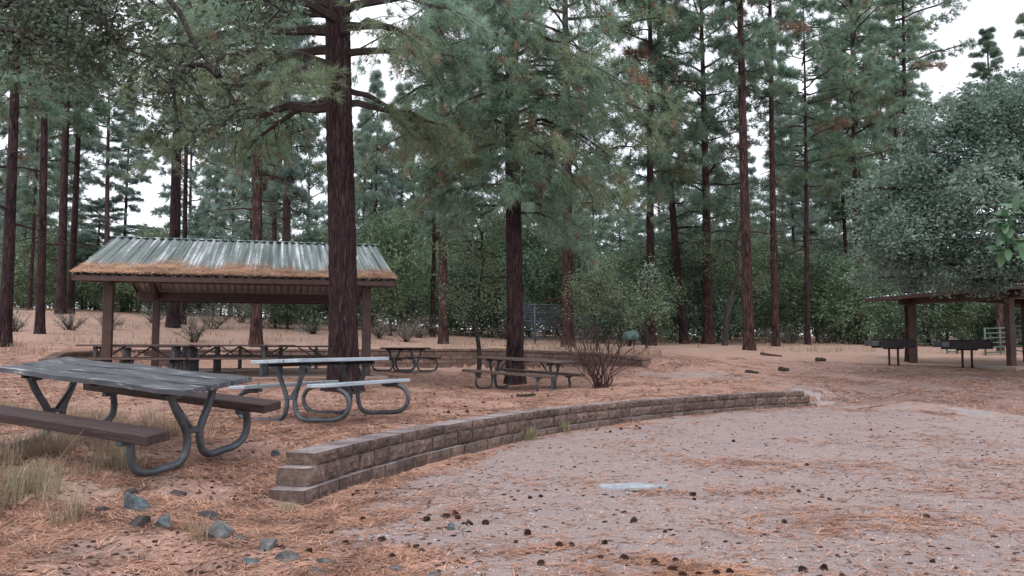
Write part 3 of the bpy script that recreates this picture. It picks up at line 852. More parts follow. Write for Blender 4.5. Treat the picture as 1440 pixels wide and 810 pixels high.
def limb_path(p0, az, length, rise, droop, k=7, wob=.06, rs=random):
    pts = [Vector(p0)]
    d = Vector((math.cos(az), math.sin(az), 0))
    side = Vector((-d.y, d.x, 0)); s = 0
    for i in range(1, k + 1):
        t = i / k; s += rs.uniform(-wob, wob) * length
        pts.append(Vector(p0) + d * length * t + side * s * .6 + Vector((0, 0, length * (rise * t - droop * t * t) + rs.uniform(-.02, .02) * length)))
    return pts

def crown_mesh(name, seed, limbs, sub=7, tuft_per=3, needles=14, nl=.26, nw=.018, mats=None, tip_r=.012, sub_len=.38, dead=.04, bare=.3, zones=None, r_limb=.05, sag=0.0):
    """limbs: list of (z, azimuth, length, rise, droop)"""
    rs = random.Random(seed); nr = np.random.default_rng(seed)
    mb = MB(); P, D, MI = [], [], []
    def tuft(p, d, mi):
        P.append(tuple(p)); D.append(tuple(d)); MI.append(mi)
    for lim in limbs:
        z, az, ln, ri, dr = lim[:5]
        tone = lim[5] if len(lim) > 5 else (2 if rs.random() < dead else (1 if rs.random() < .15 else 0))
        x0, y0 = (lim[6] if len(lim) > 6 else (0, 0))
        pts = limb_path((x0, y0, z), az, ln, ri, dr, rs=rs)
        r0 = r_limb * (ln / 3) ** .8
        mb.tube(pts, [max(r0 * (1 - .85 * i / (len(pts) - 1)), tip_r * .6) for i in range(len(pts))], 5, 0, False)
        for j in range(sub):
            t = bare + (1 - bare) * (j + rs.random() * .8) / sub
            f = t * (len(pts) - 1); i = min(int(f), len(pts) - 2)
            p = pts[i].lerp(pts[i + 1], f - i)
            dv = (pts[i + 1] - pts[i]).normalized()
            sa = rs.choice((-1, 1)) * rs.uniform(.5, 1.15)
            q = Matrix.Rotation(sa, 3, 'Z') @ dv; q.z += rs.uniform(-.25, .35); q.normalize()
            sl = ln * sub_len * (1.15 - .75 * t) * rs.uniform(.5, 1.2)
            e = p + q * sl + Vector((0, 0, (-.08 - sag * rs.uniform(.2, 1.6)) * sl))
            m_ = p.lerp(e, .5) + Vector((rs.uniform(-1, 1), rs.uniform(-1, 1), rs.uniform(-.5, 1))) * .08 * sl
            mb.tube([p, m_, e], [tip_r, tip_r * .75, tip_r * .5], 3, 0, False)
            for k in range(tuft_per):
                w = 1 - .62 * (k + rs.random() * .6) / tuft_per if k else 1
                a = p.lerp(m_, w * 2) if w < .5 else m_.lerp(e, w * 2 - 1)
                jit = Vector((rs.uniform(-1, 1), rs.uniform(-1, 1), rs.uniform(-.8, 1))) * (.10 + .06 * sl) * (k > 0)
                dd = (q + jit * 2 + Vector((0, 0, .3))).normalized()
                tn = tone if rs.random() < .85 else rs.choice((0, 1, 1 if dead < .01 else 2))
                tuft(a + jit, dd, tn)
        tuft(pts[-1], (pts[-1] - pts[-2]).normalized(), tone)
    P, D = np.array(P), np.array(D)
    V, T = tufts(P, D, needles, nl, nw, rs=nr)
    n0 = len(mb.v)
    tri = []
    tm = []
    for f in mb.f:
        for k in range(1, len(f) - 1): tri.append((f[0], f[k], f[k + 1])); tm.append(0)
    V = np.concatenate([np.array(mb.v), V]); T = np.concatenate([np.array(tri), T + n0])
    mi = np.concatenate([np.array(tm), np.repeat(np.array(MI) + 1, needles)])
    return np_mesh(name, V, T, mats, mi)

PM = [MT['twig'], MT['needle'], MT['needle_olive'], MT['needle_dead']]
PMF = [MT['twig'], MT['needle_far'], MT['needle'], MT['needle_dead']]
def std_limbs(seed, n, H, R, shape='cone', low_droop=.25):
    rs = random.Random(seed); out = []
    for i in range(n):
        u = (i + rs.random()) / n
        prof = (1 - u) ** .7 * (.55 + .45 * min(1, u * 4)) if shape == 'cone' else math.sin(math.pi * min(1, .18 + .82 * u)) ** .6
        ln = max(.3, R * prof * rs.uniform(.55, 1.15))
        out.append((H * u, i * 2.399 + rs.uniform(-.5, .5), ln, rs.uniform(.0, .25) + .35 * u, rs.uniform(.05, low_droop) * (1.2 - u)))
    return out
CROWN_H, CROWN_R = 10.0, 2.6
CR = [crown_mesh('pine_crown_%d' % k, 100 + k, std_limbs(100 + k, 46 + 6 * (k % 3), CROWN_H, CROWN_R * (1 + .15 * (k % 2)), 'cone' if k % 2 == 0 else 'round'), 12, 5, 16, .30, .021, PM, bare=.15, dead=.02) for k in range(5)]
CRF = [crown_mesh('far_pine_crown_%d' % k, 200 + k, std_limbs(200 + k, 44, CROWN_H, CROWN_R, 'cone' if k % 2 else 'round'), 11, 4, 12, .40, .040, PMF, bare=.12, dead=.01) for k in range(4)]

def trunk_mesh(r0, h, seed, flare=1.45, n=12, rings=16, disp=.03, bare_limbs=(), mat=None, top=.18, bend=.0):
    rs = random.Random(seed)
    V, Fc = [], []
    ph = rs.uniform(0, 6)
    zs = [h * (i / rings) ** 1.5 for i in range(rings + 1)]
    cx = lambda z: bend * math.sin(z / h * 3.0 + ph) - bend * math.sin(ph)
    cy = lambda z: bend * .6 * math.cos(z / h * 2.3 + ph) - bend * .6 * math.cos(ph)
    for i, z in enumerate(zs):
        r = r0 * (1 - (1 - top) * (z / h) ** 1.1)
        fl = 1 + (flare - 1) * math.exp(-z / (r0 * 1.6))
        for k in range(n):
            th = 2 * math.pi * k / n
            rr = r * (fl + (.10 * math.cos(3 * th + ph) + .07 * math.cos(5 * th - ph)) * (fl - 1) * 2) * (1 + rs.uniform(-disp, disp))
            V.append((cx(z) + rr * math.cos(th), cy(z) + rr * math.sin(th), z - (.25 if i == 0 else 0)))
    for i in range(rings):
        for k in range(n):
            k2 = (k + 1) % n; Fc.append((i * n + k, i * n + k2, (i + 1) * n + k2, (i + 1) * n + k))
    mb = MB(); mb.add(V, Fc, 0, True)
    for (z, az, ln, ri, dr) in bare_limbs:
        pts = limb_path((cx(z), cy(z), z), az, ln, ri, dr, 6, .10, rs)
        r1 = .022 + .012 * ln
        mb.tube(pts, [r1 * (1 - .85 * i / 6) for i in range(7)], 5, 0, False)
        for j in range(int(2 + ln * 2)):
            i = rs.randrange(1, 6); q = pts[i] + Vector((rs.uniform(-1, 1), rs.uniform(-1, 1), rs.uniform(-.7, .5))) * ln * .25
            mb.tube([pts[i], pts[i].lerp(q, .5) + Vector((0, 0, .03)), q], [.010, .008, .004], 3, 0, False)
    return mb.mesh('pine_trunk', mat or MT['bark'])

cnt = [0]
def pine(px, d, dia_px, h, cb, cR, label, lean=0, var=0, far=False, mat=None, bare=0, group=None, bend=.08, base=None, seed=None, name='pine_tree'):
    """a pine at bearing px and distance d; cb = height of crown base above ground"""
    cnt[0] += 1; sd = seed or cnt[0] * 13 + 5
    rs = random.Random(sd)
    x = X(px, d); z = gz(x, d) - .04
    root = empty(name, (x, d, z), (rs.uniform(-.01, .01), math.atan(lean), 0))
    tag(root, label, 'pine tree', group)
    r0 = dia_px / F * d / 2
    bl = [(rs.uniform(cb * .35, cb * 1.02), rs.uniform(0, 6.28), rs.uniform(.6, 2.2), rs.uniform(-.1, .3), rs.uniform(.1, .4)) for _ in range(bare)]
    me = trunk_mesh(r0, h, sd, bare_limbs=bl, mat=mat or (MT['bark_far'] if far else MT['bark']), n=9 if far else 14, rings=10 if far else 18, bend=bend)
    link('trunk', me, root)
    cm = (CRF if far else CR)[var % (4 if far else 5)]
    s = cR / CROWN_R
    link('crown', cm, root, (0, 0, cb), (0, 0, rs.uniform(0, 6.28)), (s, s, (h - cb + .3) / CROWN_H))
    return root

# --- pines one can tell apart, from left to right
pine(8, 26, 17, 19, 7.4, 2.6, 'broad dark pine trunk at the far left edge, lichen at its foot', 0, 0, bare=5)
pine(57, 33, 12.5, 21, 8.6, 2.8, 'slim leaning pine with bare lower trunk, second from the left edge', -.03, 1, bare=6)
pine(85, 46, 13, 24, 10, 3.0, 'straight bare pine trunk left of the shelter, larger of a close pair', 0, 2, bare=4)
pine(98.5, 47, 10, 24, 10, 2.6, 'thinner pine trunk of the close pair left of the shelter roof', 0, 3, bare=4)
pine(41, 50, 6, 15, 5, 2.0, 'thin dark pine trunk in the shade between the two leftmost pines', 0, 4)
pine(244, 42, 17, 24, 8.8, 3.4, 'tall pine whose trunk rises behind the shelter ridge, left half', 0, 1, bare=5)
pine(258, 44, 8, 20, 9.5, 2.2, 'thin pine trunk right against a thicker one above the shelter ridge', 0, 3)
pine(361, 34, 16, 21, 7.5, 3.0, 'reddish pine trunk seen through the middle of the shelter', -.005, 2, bare=6, mat=MT['bark_red'])
pine(150, 60, 9, 19, 9, 3.2, 'pale thin pine behind the left end of the shelter roof', -.02, 0, True, bare=3)
pine(172, 64, 6, 17, 8, 2.6, 'very thin pale pine just right of another above the shelter roof end', 0, 1, True, bare=3)
pine(385, 50, 9, 19, 6.5, 2.8, 'dark pine trunk in the distance above the shelter ridge, beside the reddish one', 0, 2, True, bare=3)
pine(402, 48, 15, 20, 7.0, 3.2, 'stout greyish pine above the right half of the shelter ridge', 0, 3, True, bare=5)
pine(525, 58, 7, 17, 4.5, 2.7, 'pale cone-shaped pine standing clear in the gap right of the thick trunk', 0, 1, True)
pine(624, 36, 13, 22, 7.2, 3.0, 'orange-brown pine trunk behind the low brown wall, left of the wall-side table', -.005, 4, bare=6, mat=MT['bark_red'])
pine(608, 42, 7, 15, 5.0, 2.2, 'thin dark trunk close behind the orange-brown pine', 0, 0)
pine(798, 35, 17, 22, 5.6, 3.4, 'reddish pine with flared foot on top of the low brown wall', 0, 3, bare=6, mat=MT['bark_red'])
pine(962, 42, 12, 23, 8.0, 3.1, 'crooked dark pine with many dead branches, leaning to the left', -.055, 0, bare=16, bend=.16)
pine(995, 43, 15, 20, 4.5, 3.4, 'stout dark reddish pine trunk with two grey boulders at its foot', 0, 1, bare=4, mat=MT['bark_red'])
pine(1053, 35, 15.5, 25, 11.0, 2.7, 'tall straight reddish pine in the open needle ground with pale scar', -.015, 2, bare=11, mat=MT['bark_red'])
pine(1090, 40, 10.5, 25, 11.5, 2.9, 'tall slender reddish pine right of the scarred one', -.004, 4, bare=10, mat=MT['bark_red'])
pine(1135, 44, 8, 18, 8.0, 2.6, 'slender dark pine trunk halfway between the slender red pine and the small shelter', 0, 3, bare=6)
pine(1208, 46, 9, 23, 8.5, 3.3, 'dark pine left of the small shelter, trunk bare up to the middle', .0, 1, bare=7)
pine(1194, 52, 7, 19, 7.5, 2.7, 'thin dark pine close behind a thicker one left of the small shelter', -.02, 2)
pine(1120, 58, 6, 17, 8, 2.6, 'thin grey pine trunk in the far woods, left of a slender dark pine', 0, 0, True)
pine(1243, 56, 8, 18, 7, 2.8, 'dim pine trunk in the woods just left of the oak', 0, 2, True, bare=3)
pine(1270, 54, 11, 28, 10, 4.0, 'tallest pine with airy spreading crown against the white sky above the oak', 0, 1, False, bare=8)
pine(1215, 50, 9, 25, 9, 3.6, 'tall pine beside the one with the airy spreading crown', -.01, 0, bare=6)
pine(1278, 30.6, 12, 15, 9, 2.0, 'dark pine trunk touching the left post of the small shelter', 0, 4)
pine(1405, 37, 9, 14, 7.5, 2.0, 'reddish pine trunk behind the small shelter, by the green pipe panels', 0, 2, mat=MT['bark_red'])
pine(1478, 56, 9, 24, 9.5, 3.4, 'pine crown tip showing at the upper right corner', 0, 0, bare=3)

# --- thick near pine with its own limbs
def hero_trunk(r0, h, seed, lean_x, flare, mat, n=64, rings=170, zt=11):
    nr = np.random.default_rng(seed)
    z = np.concatenate([np.linspace(-.3, zt, rings), np.linspace(zt + .3, h, 40)])
    th = np.linspace(0, 2 * math.pi, n, endpoint=False)
    Z, TH = np.meshgrid(z, th, indexing='ij')
    zz = np.maximum(Z, 0)
    r = r0 * (1 - .72 * (zz / h) ** 1.5)
    fl = np.exp(-zz / .45)
    r = r * (1 + flare * fl * (1 + .45 * np.cos(4 * TH + 1) + .3 * np.cos(7 * TH)))
    u = TH * r0 * 1.0
    # plates of bark: a cell pattern stretched up the trunk (wraps round)
    k = 5 + 0 * TH
    pl = vnoise(TH / (2 * math.pi) * 24 % 24, Z, 1.0, 1) * 0
    a = TH / (2 * math.pi)
    f1 = np.abs(np.sin(a * math.pi * 15 + 2.2 * np.sin(Z * 1.7) + 1.3 * np.sin(Z * .6 + 2)))
    f2 = np.abs(np.sin(Z * 3.4 + 2.5 * np.sin(a * 2 * math.pi * 3) + 3 * np.sin(Z * .9)))
    pl = np.clip(np.minimum(f1 * 1.6, f2 * 2.2), 0, 1) ** .5
    r = r + .020 * (pl - .5) + .006 * nr.normal(size=r.shape)
    x = lean_x * zz + r * np.cos(TH) + .02 * np.sin(zz * .7); y = r * np.sin(TH)
    V = np.stack([x, y, Z], -1).reshape(-1, 3)
    i = np.arange(len(z) - 1)[:, None] * n + np.arange(n)[None]; j = np.arange(len(z) - 1)[:, None] * n + (np.arange(n)[None] + 1) % n
    Fc = np.stack([i, j, j + n, i + n], -1).reshape(-1, 4)
    return np_mesh('pine_trunk', V, Fc, mat, smooth=True)

d1 = 16.6
x1 = X(484, d1); z1 = gz(x1, d1)
root = empty('pine_tree', (x1, d1, z1 - .05)); tag(root, 'thickest pine, dark trunk standing in front of the shelter behind the white table', 'pine tree')
link('trunk', hero_trunk(.265, 25, 3, -.0255, .42, MT['bark']), root)
m1 = d1 / F
def hz_(py): return CAMZ + (HZ - py) * m1 - z1 + .05
limbs1 = []
def spec(lst): limbs1.extend(lst)
lx = lambda z: (-.0255 * z, 0)
for (py, az, ln, ri, dr, tone) in ((143, 3.05, 3.9, .14, .34, 1), (112, 3.3, 3.0, .12, .25, 1), (142, .05, 2.4, .05, .28, 1), (115, .25, 2.0, -.15, .35, 1), (68, -.1, 2.6, .10, .22, 0),
                                   (90, 3.9, 3.4, .10, .38, 1), (60, 2.6, 3.6, .15, .35, 0), (35, 3.4, 3.8, .15, .42, 1), (20, 4.2, 3.3, .12, .40, 0), (10, 2.9, 3.6, .2, .3, 1), (40, 5.4, 2.6, .1, .4, 1), (25, .4, 2.8, .15, .3, 0), (10, 5.9, 3.0, .2, .4, 0),
                                   (135, 2.4, 3.0, .1, .30, 1), (100, 4.6, 2.6, .1, .45, 1), (0, 3.6, 4, .2, .5, 1), (-20, .1, 3.3, .2, .45, 0), (-30, 3.1, 4, .2, .5, 0), (-45, 4.8, 3.2, .2, .4, 0)):
    z = hz_(py); limbs1.append((z, az, ln, ri, dr, tone, lx(z)))
for k in range(30):
    z = 9.3 + k * .5; limbs1.append((z, k * 2.4, 3.6 * (1 - k / 34), .15 + k * .012, .25, k % 2, lx(z)))
me = crown_mesh('near_pine_crown', 31, limbs1, 20, 5, 28, .24, .0095, PM, tip_r=.010, sub_len=.42, dead=.03, bare=.36, r_limb=.10, sag=.4)
link('crown', me, root)

d_2 = 22.0
x2 = X(724, d_2); z2 = gz(x2, d_2)
root = empty('pine_tree', (x2, d_2, z2 - .05)); tag(root, 'big pine behind the wooden table, wide low hanging crown filling the middle', 'pine tree')
link('trunk', hero_trunk(.205, 20, 5, -.008, .38, MT['bark'], 48, 140, 8), root)
m2 = d_2 / F
limbs2 = []
rs = random.Random(77)
for k in range(46):
    u = k / 45
    z = 4.5 + 10.8 * u ** 1.15
    limbs2.append((z, k * 2.399 + rs.uniform(-.4, .4), (3.9 - 1.2 * u) * rs.uniform(.6, 1.08) * (.72 if z < 5.4 else 1), rs.uniform(.05, .3), rs.uniform(.25, .6) * (1 - .5 * u), rs.choice((0, 0, 0, 0, 0, 1, 1, 2) if z < 8 else (0, 0, 0, 0, 1)), (-.008 * z, 0)))
for (pz, az, ln, ri, dr) in ((8.2, .05, 4.3, .05, .22), (7.4, -.3, 3.9, .1, .3), (9.4, 3.3, 4.6, .2, .45), (8.0, 3.0, 4.2, .2, .5), (6.8, 3.6, 3.8, .2, .5), (7.2, 4.3, 3.6, .2, .5), (8.6, 5.2, 3.8, .2, .5), (6.0, 2.6, 3.4, .1, .4)):
    limbs2.append((pz, az, ln, ri, dr, rs.choice((0, 1)), (-.06, 0)))
for k in range(20):
    z = 5.9 + 4.8 * (k + rs.random()) / 20
    limbs2.append((z, -1.57 + rs.uniform(-1.15, 1.15), rs.uniform(1.8, 3.4), rs.uniform(.15, .35), rs.uniform(.4, .75), rs.choice((0, 0, 0, 1)), (-.008 * z, 0)))
me = crown_mesh('big_pine_crown', 41, limbs2, 20, 5, 26, .27, .0125, PM, tip_r=.010, sub_len=.44, dead=.02, bare=.12, r_limb=.05, sag=.5)
link('crown', me, root)

# a second full crown deeper in, right of the big pine
pine(915, 38, 13, 22, 6.5, 3.5, 'full-crowned pine just left of the crooked one', 0, 4)

# --- woods behind: trees nothing tells apart
rs = random.Random(21)
for k in range(64):
    px = -140 + 1760 * (k + rs.random()) / 64
    d = rs.uniform(58, 100)
    gap = (95 < px < 235) or (455 < px < 500) or (1060 < px < 1085)
    h = rs.uniform(5, 8.5) if gap else rs.uniform(13, 22)
    if 1290 < px < 1475: h = rs.uniform(9, 13)
    pine(px, d, rs.uniform(4, 7), h, h * rs.uniform(.1, .28), rs.uniform(2.8, 4.2), 'pine in the dense woods behind the picnic ground', 0, k, True, group='pines in the woods behind', bare=2)
for k in range(34):
    px = -200 + 1880 * (k + rs.random()) / 34
    d = rs.uniform(100, 150)
    h = rs.uniform(12, 20)
    if 100 < px < 235 or 1290 < px < 1475: h = rs.uniform(9, 13)
    pine(px, d, rs.uniform(3, 5), h, h * .2, rs.uniform(3.4, 4.8), 'pine in the dense woods behind the picnic ground', 0, k + 1, True, group='pines in the woods behind')

# ------------------------------------------------------------------ oaks and understory
def leaves(P, per, size, spread, nr, aspect=.55):
    m = len(P); Q = np.repeat(P, per, 0) + nr.normal(size=(m * per, 3)) * spread
    a = nr.normal(size=Q.shape); a[:, 2] *= .6; a /= np.linalg.norm(a, axis=1, keepdims=True)
    u = nr.normal(size=Q.shape); u[:, 2] += .9
    b = np.cross(a, u); b /= np.linalg.norm(b, axis=1, keepdims=True) + 1e-9
    l = (size * nr.uniform(.6, 1.25, len(Q)))[:, None]
    b = b * l * aspect * .5; a = a * l
    nrm = np.cross(a, b); nrm /= np.linalg.norm(nrm, axis=1, keepdims=True) + 1e-9
    V = np.stack([Q - a * .5, Q - b + a * .05 + nrm * l * .07, Q + a * .5, Q + b + a * .05 + nrm * l * .07], 1).reshape(-1, 4, 3)
    V = V.reshape(-1, 3)
    i = np.arange(len(Q))[:, None] * 4
    T = np.concatenate([i + np.array([0, 1, 2]), i + np.array([0, 2, 3])])
    return V, T

def oak_meshes(name, seed, trunk_pts, trunk_r, lobes, clumps, per, size, spread, leaf_mats, hollow=.45, pale=0.0, bark=None):
    """trunk_pts: path of trunk; lobes: (center, radii). Returns trunk mesh, crown mesh"""
    rs = random.Random(seed); nr = np.random.default_rng(seed)
    tb = MB(); tp = catmull(trunk_pts, 4)
    n = len(tp)
    tb.tube(tp, [trunk_r * (1.35 if i == 0 else 1) * (1 - .55 * i / n) for i in range(n)], 9, 0, False)
    cb = MB(); P = []; MI = []
    vol = [l[1][0] * l[1][1] * l[1][2] for l in lobes]; tot = sum(v ** .75 for v in vol)
    for (c, r), v in zip(lobes, vol):
        c = Vector(c)
        s = min(tp[n // 3:], key=lambda q: (q - c).length + .3 * abs(q.z - c.z))
        midp = s.lerp(c, .5) + Vector((rs.uniform(-.2, .2), rs.uniform(-.2, .2), rs.uniform(.0, .3))) * r[0] * .6
        path = catmull([s, midp, c], 4)
        tb.tube(path, [trunk_r * .42 * (1 - .75 * i / (len(path) - 1)) for i in range(len(path))], 6, 0, False)
        m = int(clumps * v ** .75 / tot)
        for k in range(m):
            d = nr.normal(size=3); d /= np.linalg.norm(d)
            rad = hollow + (1 - hollow) * nr.random() ** .6
            rad *= 1 + .22 * math.sin(d[0] * 5 + seed) * math.sin(d[2] * 6 + d[1] * 4)
            q = np.array(c) + d * np.array(r) * rad
            P.append(q)
            if k % 3 == 0:
                a = c.lerp(Vector(q), .25); e = Vector(q)
                cb.tube([a, a.lerp(e, .55) + Vector((rs.uniform(-.1, .1), rs.uniform(-.1, .1), .05)) * r[0] * .5, e], [.014, .010, .005], 3, 0, False)
    P = np.array(P)
    V, T = leaves(P, per, size, spread, nr)
    tri = []
    for f in cb.f:
        for k in range(1, len(f) - 1): tri.append((f[0], f[k], f[k + 1]))
    n0 = len(cb.v); nt = len(tri); nl = len(P) * per
    cm = (nr.random(len(P)) < pale).astype(int)
    lm = np.repeat(cm, per) + 1
    V = np.concatenate([np.array(cb.v), V]); T = np.concatenate([np.array(tri), T + n0])
    mi = np.concatenate([np.zeros(nt, int), lm, lm])
    return tb.mesh('oak_trunk', bark or MT['bark_oak']), np_mesh(name, V, T, [MT['twig']] + leaf_mats, mi)

def rand_lobes(seed, R, H, n, z0):
    rs = random.Random(seed); out = []
    for i in range(n):
        a = i * 2.4 + rs.random(); u = (i + .5) / n
        rr = R * .6 * math.sin(math.pi * (.15 + .8 * u)) * rs.uniform(.6, 1.1)
        s = rs.uniform(.36, .55) * R
        out.append(((rr * math.cos(a), rr * math.sin(a), z0 + (H - z0 - .3 * R) * u + .1 * R), (s, s, s * rs.uniform(.6, .85))))
    return out
OAKV = []
for k in range(5):
    H = 5.0; R = 2.3 + .3 * (k % 3)
    z0 = [.1, .3, .1, 1.2, .2][k]
    tm, cm = oak_meshes('oak_crown_%d' % k, 300 + k, [(0, 0, -.2), (.06, .05, .8), (.25 - .1 * k, .1, 1.8), (.1, .0, 3.2)], .11, rand_lobes(300 + k, R, H, 14, z0), 600, 16, .15, .20, [MT['oak_green'] if k in (1, 3) else MT['oak_leaf'], MT['oak_pale']], .35, .05)
    OAKV.append((tm, cm))
def oak(px, d, s, label, v=0, group=None, sz=1.0, cat='oak tree', name='oak_tree'):
    x = X(px, d)
    root = empty(name, (x, d, gz(x, d) - .03), (0, 0, (px * .37 + v) % 6.28)); tag(root, label, cat, group)
    root.scale = (s, s, s * sz)
    link('trunk', OAKV[v][0], root); link('crown', OAKV[v][1], root)
    return root
rs = random.Random(9)
for k, px in enumerate(np.linspace(430, 1240, 33)):
    px = px + rs.uniform(-14, 14); d = rs.uniform(45, 60)
    oak(px, d, rs.uniform(.8, 1.25), 'leafy green oak in the thicket behind the picnic ground', k % 5, 'oaks of the thicket behind', rs.uniform(.9, 1.3))
for k, px in enumerate(list(np.linspace(-60, 330, 20))):
    d = rs.uniform(54, 70)
    oak(px + rs.uniform(-12, 12), d, rs.uniform(.8, 1.2), 'leafy green oak in the thicket behind the picnic ground', k % 5, 'oaks of the thicket behind', rs.uniform(.8, 1.2))
for k, px in enumerate(np.linspace(1260, 1560, 14)):
    d = rs.uniform(42, 58)
    oak(px, d, rs.uniform(.8, 1.2), 'leafy green oak in the thicket behind the picnic ground', k % 5, 'oaks of the thicket behind', rs.uniform(.8, 1.2))
oak(548, 41, .95, 'green oak reaching out beside the right end of the shelter roof', 3, sz=1.25)
oak(905, 40, .8, 'glossy pale-leaved oak above the teal bundle', 1, sz=1.2)
oak(850, 41, .8, 'oak leafing out directly behind the bare shrub', 2, sz=1.1)
oak(405, 43, .85, 'stubby oak clump on the slope seen through the shelter, right half', 3, sz=.8)
oak(388, 44, .7, 'small dark oak left of the stubby clump on the slope', 4, sz=.9)

# slender leaning oak before the low wall, and the gnarled one by the boulders
def slim_oak(px, d, label, pts, r, lobes, clumps, seed, size=.085, pale=.06):
    x = X(px, d); root = empty('oak_tree', (x, d, gz(x, d) - .03)); tag(root, label, 'oak tree')
    tm, cm = oak_meshes('slim_oak_crown', seed, pts, r, lobes, clumps, 15, size, .14, [MT['oak_green'], MT['oak_pale']], .2, pale)
    link('trunk', tm, root); link('crown', cm, root)
slim_oak(672, 24.5, 'slender crooked oak rising from behind the wooden table in front of the low wall', [(0, 0, -.1), (.05, 0, .7), (-.05, .05, 1.5), (.0, 0, 2.2), (.12, .1, 3.2), (.1, .1, 4.2)], .075,
         [((-.5, 0, 2.6), (.75, .7, .55)), ((.5, .2, 2.9), (.7, .7, .5)), ((-.1, -.2, 3.7), (.9, .8, .7)), ((-.8, .3, 3.9), (.7, .7, .5)), ((.6, .1, 4.4), (.7, .7, .6)), ((-.2, 0, 5.0), (.6, .6, .5)), ((.45, -.2, 2.05), (.5, .5, .3)), ((-.5, .1, 1.9), (.45, .45, .3))], 330, 51)
slim_oak(1018, 40, 'dark crooked oak curving up right of the boulders', [(0, 0, -.1), (.1, 0, 1.0), (.35, .05, 2.2), (.7, .1, 3.4), (.6, 0, 4.6), (.9, .1, 5.6)], .14,
         [((.2, .5, 3.9), (1.3, 1.1, .9)), ((1.4, .3, 4.5), (1.2, 1.0, .8)), ((-.6, .5, 4.8), (1.2, 1.0, .8)), ((.8, .2, 5.8), (1.5, 1.2, .9)), ((1.6, .6, 3.2), (.9, .9, .6))], 420, 52, .10)

slim_oak(838, 30, 'leafy small oak right behind the bare shrub', [(0, 0, -.1), (.05, 0, .6), (-.05, .1, 1.2), (.1, 0, 2.0)], .05,
         [((-.4, 0, 1.5), (.7, .6, .5)), ((.5, .1, 1.7), (.8, .6, .5)), ((0, 0, 2.3), (.9, .7, .6)), ((.9, .2, 2.2), (.6, .6, .5)), ((-.7, .1, 2.2), (.6, .6, .5)), ((.3, 0, 2.9), (.6, .6, .5))], 240, 53, .08)
slim_oak(908, 33, 'small oak with shiny pale leaves at the right end of the low brown wall', [(0, 0, -.1), (.05, 0, .6), (-.05, .1, 1.2), (.1, 0, 2.2)], .05,
         [((-.3, 0, 1.3), (.6, .6, .5)), ((.4, .1, 1.6), (.6, .6, .5)), ((0, 0, 2.2), (.7, .6, .6)), ((.2, 0, 2.9), (.5, .5, .5))], 170, 54, .10, .35)
# big grey-green oak at the right
bx, by = 14.4, 22.2; bz = gz(bx, by)
lob = []
for (px, py, dd, rx, rz) in ((1420, 165, 21.5, 1.5, 1.0), (1340, 205, 21.8, 1.5, 1.0), (1270, 265, 21.8, 1.1, .85), (1235, 315, 22.0, .8, .6), (1300, 320, 21.0, 1.4, .95), (1380, 280, 20.5, 1.5, 1.0), (1440, 240, 20.8, 1.4, 1.0),
                           (1250, 365, 22.2, .85, .45), (1320, 372, 21.6, 1.2, .45), (1400, 355, 20.8, 1.3, .6), (1470, 330, 21, 1.4, .9), (1480, 200, 22, 1.5, 1.1), (1540, 270, 22, 1.5, 1.2), (1560, 180, 22.5, 1.4, 1.1), (1395, 180, 23.4, 1.6, 1.1), (1330, 270, 23.6, 1.6, 1.1), (1440, 130, 22.8, 1.0, .7), (1212, 295, 22.2, .45, .35), (1225, 392, 24.3, .7, .3), (1275, 392, 23.8, .8, .3), (1330, 398, 23.2, .9, .3), (1400, 400, 22.6, .9, .32), (1228, 345, 21.5, .5, .4), (1290, 235, 21, .7, .5), (1360, 150, 21.5, .7, .5)):
    rx *= .82; rz *= .86
    lob.append(((X(px, dd) - bx, dd - by, CAMZ + (HZ - py) * dd / F - bz), (rx, rx * .95, rz)))
rs = random.Random(88)
for k in range(26):
    (cx_, cy_, cz_), (ax_, ay_, az_) = lob[rs.randrange(18)]
    a = rs.uniform(0, 6.28); e = rs.uniform(-.6, 1.1); q = rs.uniform(.22, .48)
    lob.append(((cx_ + 1.12 * ax_ * math.cos(a) * math.cos(e), cy_ + 1.1 * ay_ * math.sin(a) * math.cos(e), cz_ + 1.2 * az_ * math.sin(e)), (q, q, q * .7)))
tm, cm = oak_meshes('big_oak_crown', 61, [(0, 0, -.2), (.05, 0, 1.0), (-.2, -.1, 2.0), (-.5, -.2, 3.2), (-.9, -.3, 4.6), (-1.2, -.3, 5.8)], .26, lob, 3300, 24, .105, .115, [MT['oak_grey'], MT['oak_pale']], .45, .05)
root = empty('oak_tree', (bx, by, bz)); tag(root, 'big rounded grey-green oak overhanging the small shelter', 'oak tree')
link('trunk', tm, root); link('crown', cm, root)

# overhanging dark oak, trunk beyond the left edge
ox, oy = -7.6, 9.6; oz = gz(ox, oy)
def pt(px, py, d): return Vector((X(px, d) - ox, d - oy, CAMZ + (HZ - py) * d / F - oz))
tb = MB()
tb.tube(catmull([(0, 0, -.2), (.05, 0, 1.2), (.1, .05, 2.4), (.4, .1, 3.6), (1.0, .2, 4.6), (1.9, .1, 5.2)], 4), [.17 - .005 * i for i in range(21)], 10, 0, False)
lims = [[(1.9, .1, 5.2), pt(180, -40, 9.4), pt(235, 0, 9.3), pt(262, 50, 9.2), pt(300, 100, 9.2), pt(330, 150, 9.2)], [pt(300, 100, 9.2), pt(278, 84, 9.2), pt(250, 90, 9.3), pt(235, 115, 9.3), pt(242, 165, 9.3)],
        [(1.0, .2, 4.6), pt(-20, 30, 9.5), pt(40, 40, 9.4), pt(100, 60, 9.4), pt(150, 50, 9.3)], [(1.0, .2, 4.6), pt(30, -20, 9.2), pt(110, 0, 9.1), pt(160, 60, 9.1)], [(1.9, .1, 5.2), pt(240, -60, 9.8), pt(330, -30, 9.9), pt(400, 10, 9.9)]]
CL = []
rs = random.Random(4)
